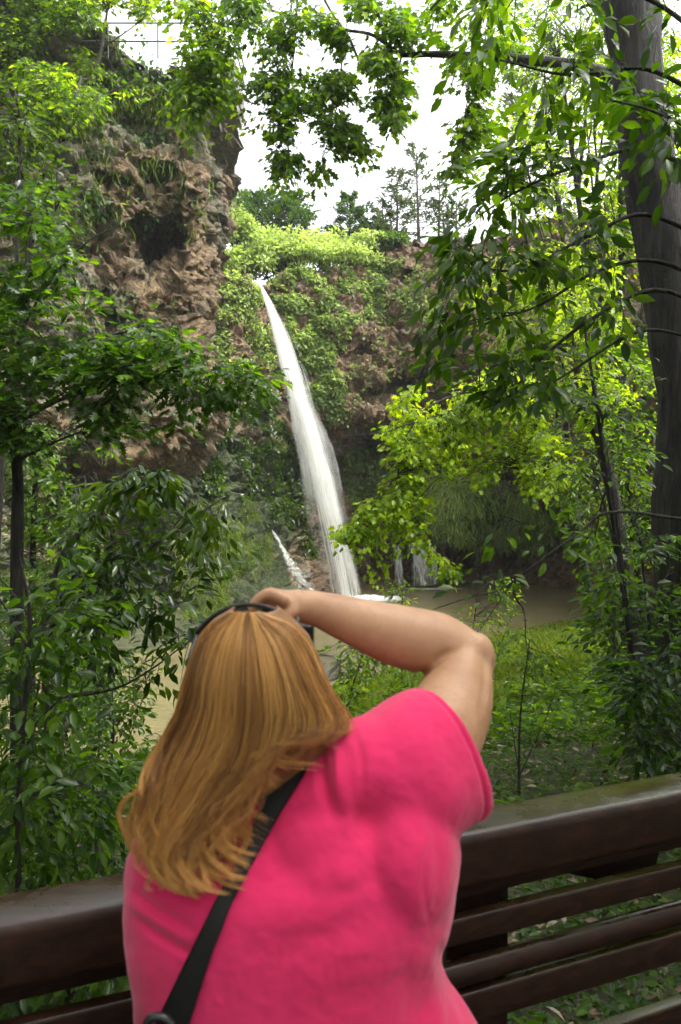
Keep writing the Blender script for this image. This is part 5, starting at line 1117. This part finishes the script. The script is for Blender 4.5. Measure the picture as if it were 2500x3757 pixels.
bank_tree('dark tree beyond the right edge of the view', 705, 14, (700, 200), 0.12, [([(650, 150), (710, 100), (710, 520), (670, 520), (655, 350)], 120, 1.2)], L_MID, 0.6, size=0.15, blen=0.6, maxd=2.0, gap=0.2)
tree('leaning_tree', 'second dark trunk leaning beside the foot of the large trunk', 'tree', gp(652, 0, 12.5), [([gpx(650, 12.5), (656, 660, 12.5), (664, 600, 12.5), (672, 480, 12.5), (684, 300, 12.5), (700, 100, 12.5)], 0.24, 0.10)],
     [([(664, 600, 12.5), (650, 560, 12), (630, 520, 11.6)], 0.02, 0.006)], [([(620, 500), (660, 480), (665, 560), (630, 560)], 11.2, 12.2, 20)], L_MID, M_BARK, size=0.12, rough=0.3)

# bare crooked branch reaching over the pool from the right, few leaves
tree('bare_branch_sapling', 'nearly bare crooked branch reaching over the pool from the right', 'sapling', gp(720, 0, 7),
     [([gpx(725, 7), (715, 700, 7), (700, 560, 7), (690, 520, 7)], 0.04, 0.025)],
     [([(690, 520, 7), (665, 517, 7), (630, 512, 6.9), (602, 514, 6.8), (585, 528, 6.8), (560, 546, 6.7), (525, 572, 6.6), (500, 590, 6.6), (470, 597, 6.5), (432, 610, 6.5)], 0.017, 0.004),
      ([(515, 579, 6.6), (515, 596, 6.6), (524, 612, 6.6), (526, 640, 6.6), (530, 668, 6.6)], 0.011, 0.002),
      ([(560, 546, 6.7), (545, 535, 6.7), (520, 522, 6.6), (500, 515, 6.6)], 0.006, 0.002),
      ([(515, 579, 6.6), (500, 600, 6.6), (480, 630, 6.6)], 0.007, 0.003)],
     [([(480, 540), (560, 515), (575, 545), (530, 570), (490, 560)], 6.3, 6.8, 7, dict(per=4)), ([(460, 585), (510, 575), (520, 600), (480, 615)], 6.3, 6.8, 5, dict(per=4))],
     L_MID, M_TWIG, size=0.13, per=5, blen=0.2, tone=0.8, maxd=0.5, tr=0.003, gap=0.0)
# young bright saplings between the person and the pool
GS = 'young saplings at the near edge of the pool'
for lab, px, d, top_, poly, n in [('bright sapling standing against the white foam of the fall', 402, 14, 578, [(385, 575), (420, 575), (425, 610), (400, 640), (385, 620)], 26),
                                  ('wide bright sapling in front of the middle of the pool', 470, 13, 580, [(430, 590), (520, 575), (525, 630), (480, 650), (440, 630)], 60),
                                  ('bushy sapling right of the photographer\'s raised elbow', 520, 9.5, 640, [(495, 640), (560, 640), (575, 690), (520, 710), (498, 690)], 34),
                                  ('green sapling framed by the bent arm and the hair', 345, 10, 640, [(318, 632), (400, 640), (420, 690), (400, 730), (340, 720), (325, 680)], 100)]:
    cx = np.mean([p[0] for p in poly])
    tree('sapling', lab, 'sapling', gp(px, 0, d), [([gpx(px, d), (px, (gpx(px, d)[1] + top_) / 2, d), (cx, top_, d)], 0.02, 0.006)], [([(px, gpx(px, d)[1] - 20, d), (cx - 20, (gpx(px, d)[1] + top_) / 2 - 10, d)], .008, .004), ([(px, gpx(px, d)[1] - 25, d), (cx + 20, (gpx(px, d)[1] + top_) / 2 - 10, d)], .008, .004)],
         [(poly, d - .5, d + .5, n)], L_BRIGHT, M_TWIG, group=GS, T=T_OVAL, size=0.10, per=9, blen=0.35, maxd=0.9, tone=0.45, tr=0.003)

# ---- left side
GL = 'trees and saplings crowding the left side'
tree('oak_tree', 'oak with glossy lobed leaves spreading across the foot of the tall cliff', 'tree', gp(15, 0, 9),
     [([gpx(15, 9), (17, 560, 9), (18, 480, 9), (14, 425, 9), (20, 350, 9.2), (28, 270, 9.4), (30, 200, 9.4)], 0.08, 0.03)],
     [([(14, 425, 9), (60, 400, 8.8), (110, 385, 8.6), (160, 372, 8.4), (205, 372, 8.3), (245, 380, 8.2)], 0.024, 0.005),
      ([(18, 380, 9), (60, 350, 8.8), (110, 335, 8.6), (150, 330, 8.5), (190, 345, 8.4)], 0.02, 0.005),
      ([(22, 330, 9.2), (50, 280, 9), (90, 240, 8.8), (125, 225, 8.7)], 0.018, 0.005),
      ([(26, 280, 9.2), (30, 230, 9.2), (50, 190, 9)], 0.015, 0.005),
      ([(14, 425, 9), (-20, 380, 8.8), (-60, 330, 8.6)], 0.02, 0.006), ([(18, 460, 9), (60, 440, 8.8), (100, 425, 8.6)], 0.02, 0.006)],
     [([(-20, 190), (40, 175), (60, 215), (110, 195), (138, 215), (130, 235), (100, 250), (60, 270), (40, 300), (-20, 300)], 8.2, 9.8, 100, dict(gap=0.35)),
      ([(-20, 300), (40, 290), (90, 285), (120, 290), (150, 320), (195, 345), (170, 360), (120, 380), (60, 390), (-20, 390)], 8.0, 9.6, 210, dict(gap=0.25)),
      ([(110, 345), (200, 345), (235, 360), (275, 372), (270, 390), (230, 400), (190, 395), (185, 425), (150, 418), (110, 400)], 7.9, 8.7, 120, dict(gap=0.15)),
      ([(-20, 380), (60, 390), (130, 400), (140, 425), (90, 440), (40, 450), (-20, 440)], 8.0, 9.4, 110, dict(gap=0.3))],
     L_MID, M_BARK, T=T_OAK, size=0.14, rough=0.2, per=9, blen=0.45, droop=0.3, tr=0.003, tone=0.50, maxd=1.2, group=GL, up=1.0)
tree('leafy_tree', 'yellow green tree in the gap under the oak branches at the left edge', 'tree', gp(20, 0, 13), [([gpx(30, 13), (32, 600, 13), (35, 480, 13), (30, 420, 13)], 0.07, 0.03)],
     [([(34, 520, 13), (80, 480, 13), (110, 460, 13)], .02, .006), ([(34, 500, 13), (0, 470, 13), (-30, 450, 13)], .02, .006)],
     [([(-20, 420), (60, 430), (110, 450), (140, 480), (120, 530), (60, 560), (-20, 560)], 12, 14, 260, dict(gap=0.3))], L_MID, M_BARK, T=T_OVAL, size=0.13, per=10, blen=0.6, tone=0.9, maxd=1.8, group=GL)
tree('leafy_tree', 'slim sapling in front of the tall cliff at the left edge', 'tree', gp(-20, 0, 12), [([gpx(-20, 12), (0, 500, 12), (15, 300, 12), (20, 120, 12)], 0.06, 0.02)],
     [([(12, 330, 12), (40, 250, 12), (60, 200, 12)], .02, .006)], [([(-30, 60), (30, 80), (60, 150), (70, 230), (40, 300), (-30, 300)], 11, 13, 90, dict(gap=0.45))], L_DARK, M_BARK, T=T_OAK, size=0.15, per=9, blen=0.6, tone=0.7, maxd=2.0, group=GL)
# hickory sapling with drooping leaflets in front of the slope
tree('hickory_sapling', 'hickory sapling with glossy drooping leaflets before the mossy slope', 'sapling', gp(40, 0, 6), [([gpx(60, 6), (50, 760, 6), (45, 640, 6), (60, 560, 6), (90, 520, 6)], 0.035, 0.012)],
     [([(45, 640, 6), (90, 590, 5.9), (130, 560, 5.8), (170, 535, 5.7), (205, 510, 5.6), (225, 497, 5.6)], .012, .004), ([(60, 560, 6), (100, 510, 5.9), (130, 485, 5.8), (165, 470, 5.7)], .012, .004),
      ([(45, 680, 6), (100, 650, 5.8), (140, 615, 5.6), (190, 600, 5.5)], .012, .004), ([(45, 700, 6), (110, 690, 5.6), (150, 670, 5.4), (190, 640, 5.3)], .012, .004), ([(45, 640, 6), (10, 590, 5.9), (-20, 560, 5.8)], .012, .004)],
     [([(75, 510), (110, 470), (160, 465), (195, 480), (185, 500), (150, 520), (110, 530), (80, 530)], 5.4, 6.1, 42, dict(gap=0.15)),
      ([(60, 530), (120, 520), (190, 505), (230, 520), (220, 560), (205, 600), (180, 610), (140, 590), (80, 570)], 5.4, 6.1, 75, dict(gap=0.25)),
      ([(60, 570), (140, 590), (190, 600), (175, 640), (110, 660), (60, 650)], 5.2, 6.0, 60, dict(gap=0.2)),
      ([(215, 495), (235, 490), (240, 505), (222, 512)], 5.5, 5.7, 3, dict(gap=0, tone=0.9)),
      ([(120, 655), (185, 630), (190, 690), (165, 700), (150, 690)], 5.1, 5.6, 13, dict(gap=0.0))],
     L_DARK, M_TWIG, T=T_OVAL, size=0.115, per=10, blen=0.30, droop=0.5, tr=0.003, tone=0.7, maxd=0.8, group=GL)
tree('broadleaf_sapling', 'near sapling with large wet leaves between the railing and the left edge', 'sapling', gp(20, 0, 4.2), [([gpx(20, 4.2), (18, 850, 4.2), (24, 720, 4.2), (30, 620, 4.2), (20, 560, 4.2)], 0.02, 0.008)],
     [([(22, 740, 4.2), (60, 700, 4.1), (100, 690, 4.0)], .007, .003), ([(22, 800, 4.2), (70, 780, 4.0), (110, 800, 3.9)], .007, .003), ([(28, 650, 4.2), (0, 600, 4.2), (-20, 590, 4.2)], .007, .003), ([(28, 640, 4.2), (60, 610, 4.1), (100, 620, 4.1)], .007, .003)],
     [([(-20, 560), (60, 545), (110, 600), (100, 680), (40, 690), (-20, 690)], 3.9, 4.6, 60, dict(gap=0.3)), ([(-20, 690), (60, 690), (110, 740), (120, 830), (60, 860), (-20, 880)], 3.8, 4.6, 75, dict(gap=0.3))],
     L_MID, M_TWIG, T=T_OVAL, size=0.10, per=9, blen=0.22, droop=0.35, tr=0.0022, tone=0.6, maxd=0.6, group=GL)
for lab, px, d, topy, poly, n, sz in [('shrub hanging over the near water left of the person', 90, 7.5, 690, [(60, 690), (130, 680), (165, 740), (160, 830), (100, 850), (60, 800)], 130, 0.11),
                                  ('dark shrub filling the lower left corner above the railing', 30, 6, 760, [(-20, 740), (80, 740), (120, 800), (120, 900), (-20, 920)], 130, 0.11),
                                  ('small leaved shrub at the far left behind the near leaves', 10, 10, 560, [(-20, 540), (80, 560), (110, 640), (100, 740), (-20, 760)], 240, 0.11),
                                  ('dense dark shrub in the middle distance behind the left saplings', 30, 12, 560, [(-20, 520), (100, 540), (130, 600), (110, 700), (-20, 740)], 260, 0.15),
                                  ('dark shrub on the near water edge below the drooping hickory sapling', 95, 9, 640, [(40, 600), (140, 610), (150, 680), (130, 780), (40, 800)], 150, 0.13),
                                  ('low shrub beneath the photographer\'s hair at the left', 110, 5, 800, [(70, 800), (130, 790), (130, 900), (60, 910)], 60, 0.10),
                                  ('shrub glimpsed under the railing at the lower left', 60, 4, 900, [(-20, 900), (160, 900), (160, 1060), (-20, 1060)], 120, 0.10)]:
    cx = np.mean([p[0] for p in poly]); g_ = gpx(px, d)
    tree('shrub', lab, 'shrub', gp(px, 0, d), [([g_, (cx, min(g_[1] - 10, topy + 60), d), (cx, topy, d)], 0.02, 0.006)], [([(px, g_[1] - 5, d), (poly[0][0], poly[0][1] + 40, d)], .01, .004), ([(px, g_[1] - 5, d), (poly[2][0], poly[2][1], d)], .01, .004)],
         [(poly, d - .6, d + .6, int(n * 1.25), dict(gap=0.25))], L_MID, M_TWIG, group='shrubs below the left half of the railing', T=T_OVAL, size=sz * .85, per=9, blen=0.3, maxd=0.9, tone=0.7, tr=0.003)

# trees on top of the tall cliff
GC = 'small trees on top of the tall cliff'
for lab, px, py, d, poly, n, mt, tone in [('feathery lime green tree at the upper left corner on the tall cliff', 30, 60, 27, [(-30, -30), (60, -30), (95, 10), (90, 60), (50, 95), (-30, 80)], 330, L_BRIGHT, 0.3),
                                      ('small tree beside the overlook railing on the tall cliff', 95, 70, 28, [(60, -30), (150, -30), (150, 15), (125, 50), (118, 75), (80, 80), (70, 40)], 170, L_BRIGHT, 0.55),
                                      ('leaning shrubby tree hanging over the face of the tall cliff', 60, 120, 25, [(20, 60), (80, 70), (150, 75), (145, 100), (110, 95), (80, 120), (50, 130), (20, 120)], 160, L_BRIGHT, 0.35)]:
    b_ = P(px, py, d)
    cx, cy = np.mean([p[0] for p in poly]), np.mean([p[1] for p in poly])
    tree('cliff_top_tree', lab, 'tree', b_, [([(px, py, d), ((px + cx) / 2, (py + cy) / 2, d), (cx, cy - 20, d)], 0.10, 0.03)], [([((px + cx) / 2, (py + cy) / 2, d), (p[0], p[1], d)], .03, .01) for p in poly[::2]],
         [(poly, d - 1.5, d + 1.5, n)], mt, M_GREYBARK, group=GC, T=T_SMALL, size=0.20, per=16, blen=1.2, maxd=2.5, tone=tone, tr=0.008)

# ---- ground cover
def cover(name, label, x0, x1, y0, y1, n, T, size, mt, tone, lift=0.05, cond=None, up=0.9, hang=0.0, pf=None, thr=-9):
    x = x0 + (x1 - x0) * rng.random(n * 3); y = y0 + (y1 - y0) * rng.random(n * 3) ** (pf or 1.0)
    ok = y < shore_y(x) - 0.4
    if cond is not None: ok &= cond(x, y)
    q = fbm(np.stack([x * .7, y * .7, 0 * x], -1), 3, 61); ok &= (q > thr)
    x, y, q = x[ok][:n], y[ok][:n], q[ok][:n]; n = len(x)
    z = ground_h(x, y) + lift * rng.random(n) * (0.6 + 1.5 * np.clip(q + .3, 0, 1))
    pos = np.stack([x, y, z], -1); ax = rng.normal(0, 1, (n, 3)); ax[:, 2] = ax[:, 2] * 0.25 - hang
    nr = rng.normal(0, 0.35, (n, 3)) + np.array([0, 0, up])
    L = Leaves(); L.add(T, pos, ax, nr, size * (0.5 + rng.random(n)), tone + 0.2 * rng.normal(0, 1, n) + 0.3 * q)
    return tag(link(name, L.mesh(name), mt), label, kind='stuff')
cover('ground_cover', 'low leafy ground cover on the near bank', -6, 9, 3.4, 16, 60000, T_OVAL, 0.085, L_MID, 0.75, 0.22, pf=1.3)
cover('ground_cover', 'leafy ground cover on the farther bank', -8, 16, 12, 34, 60000, T_SMALL, 0.16, L_BRIGHT, 0.25, 0.28)
cover('grass', 'bright grass along the near shore of the pool', -1, 14, 14, 34, 60000, T_BLADE, 0.32, L_GRASS, 0.6, 0.05, cond=lambda x, y: (shore_y(x) - y < 11), up=0.0, hang=-1.6)
cover('fallen_leaves', 'brown fallen leaves between the green plants', -6, 12, 3.4, 24, 14000, T_OVAL, 0.09, leaf_mat('dead_leaf', [(0, (0.07, 0.04, 0.02)), (0.5, (0.16, 0.10, 0.06)), (1, (0.32, 0.26, 0.20))], (1, 1, 1), 0.1, 0.35), 0.5, 0.20, pf=1.3)
cover('ground_cover', 'plants on the land under the left side trees', -14, -4, 4, 22, 14000, T_OVAL, 0.12, L_DARK, 0.6, 0.5)

# unseen leaf masses added around the viewpoint to block low sky light
def wood(name, label, n, f, size=0.5):
    x, y, z = f(n); z = np.maximum(z, ground_h(x, y) + .1) if name != 'x' else z
    q = fbm(np.stack([x * .35, y * .35, z * .35], -1), 3, 66); ok = q > -0.22; x, y, z = x[ok], y[ok], z[ok]; n = len(x)
    L = Leaves(); L.add(T_OVAL, np.stack([x, y, z], -1), rng.normal(0, 1, (n, 3)), rng.normal(0, .6, (n, 3)) + [0, 0, .8], size * (.5 + rng.random(n)), .5 + .2 * rng.normal(0, 1, n))
    return tag(link(name, L.mesh(name), L_DARK), label, kind='stuff')
wood('shade_woods', 'unseen leafy mass added beyond the left edge to block sky light', 16000, lambda n: (lambda y, k: (-0.50 * np.maximum(y, 0) - 5.0 - 6 * k, y, rng.uniform(-1, 8.5, n)))(rng.uniform(-2, 22, n), rng.random(n)))
wood('shade_woods', 'unseen leafy mass added beyond the right edge to block sky light', 26000, lambda n: (lambda y, k: (0.50 * np.maximum(y, 0) + 4.5 + 6 * k, y, rng.uniform(-1, 12.5, n)))(rng.uniform(-6, 24, n), rng.random(n)))
wood('shade_woods', 'thin unseen foliage added behind the viewpoint to block sky light', 9000, lambda n: (rng.uniform(-12, 12, n), rng.uniform(-14, -8, n), rng.uniform(-1, 10, n)))
# ================================================================= AIR
def vol_box(name, lo, hi, dens, col, label, aniso=0.0):
    bm = bmesh.new(); bmesh.ops.create_cube(bm, size=1.0)
    for v in bm.verts: v.co = Vector([lo[i] + (v.co[i] + 0.5) * (hi[i] - lo[i]) for i in range(3)])
    me = bpy.data.meshes.new(name); bm.to_mesh(me); bm.free()
    m = bpy.data.materials.new(name + '_air'); m.use_nodes = True; t = m.node_tree; t.nodes.clear()
    o = t.nodes.new('ShaderNodeOutputMaterial'); v = t.nodes.new('ShaderNodeVolumePrincipled')
    v.inputs['Density'].default_value = dens; v.inputs['Color'].default_value = (*col, 1); v.inputs['Anisotropy'].default_value = aniso
    t.links.new(v.outputs[0], o.inputs['Volume'])
    return tag(link(name, me, m), label, kind='stuff')
vol_box('haze', (-155, -35, -8), (155, 165, 55), 0.0004, (0.95, 0.97, 1.0), 'thin pale damp air filling the gorge')
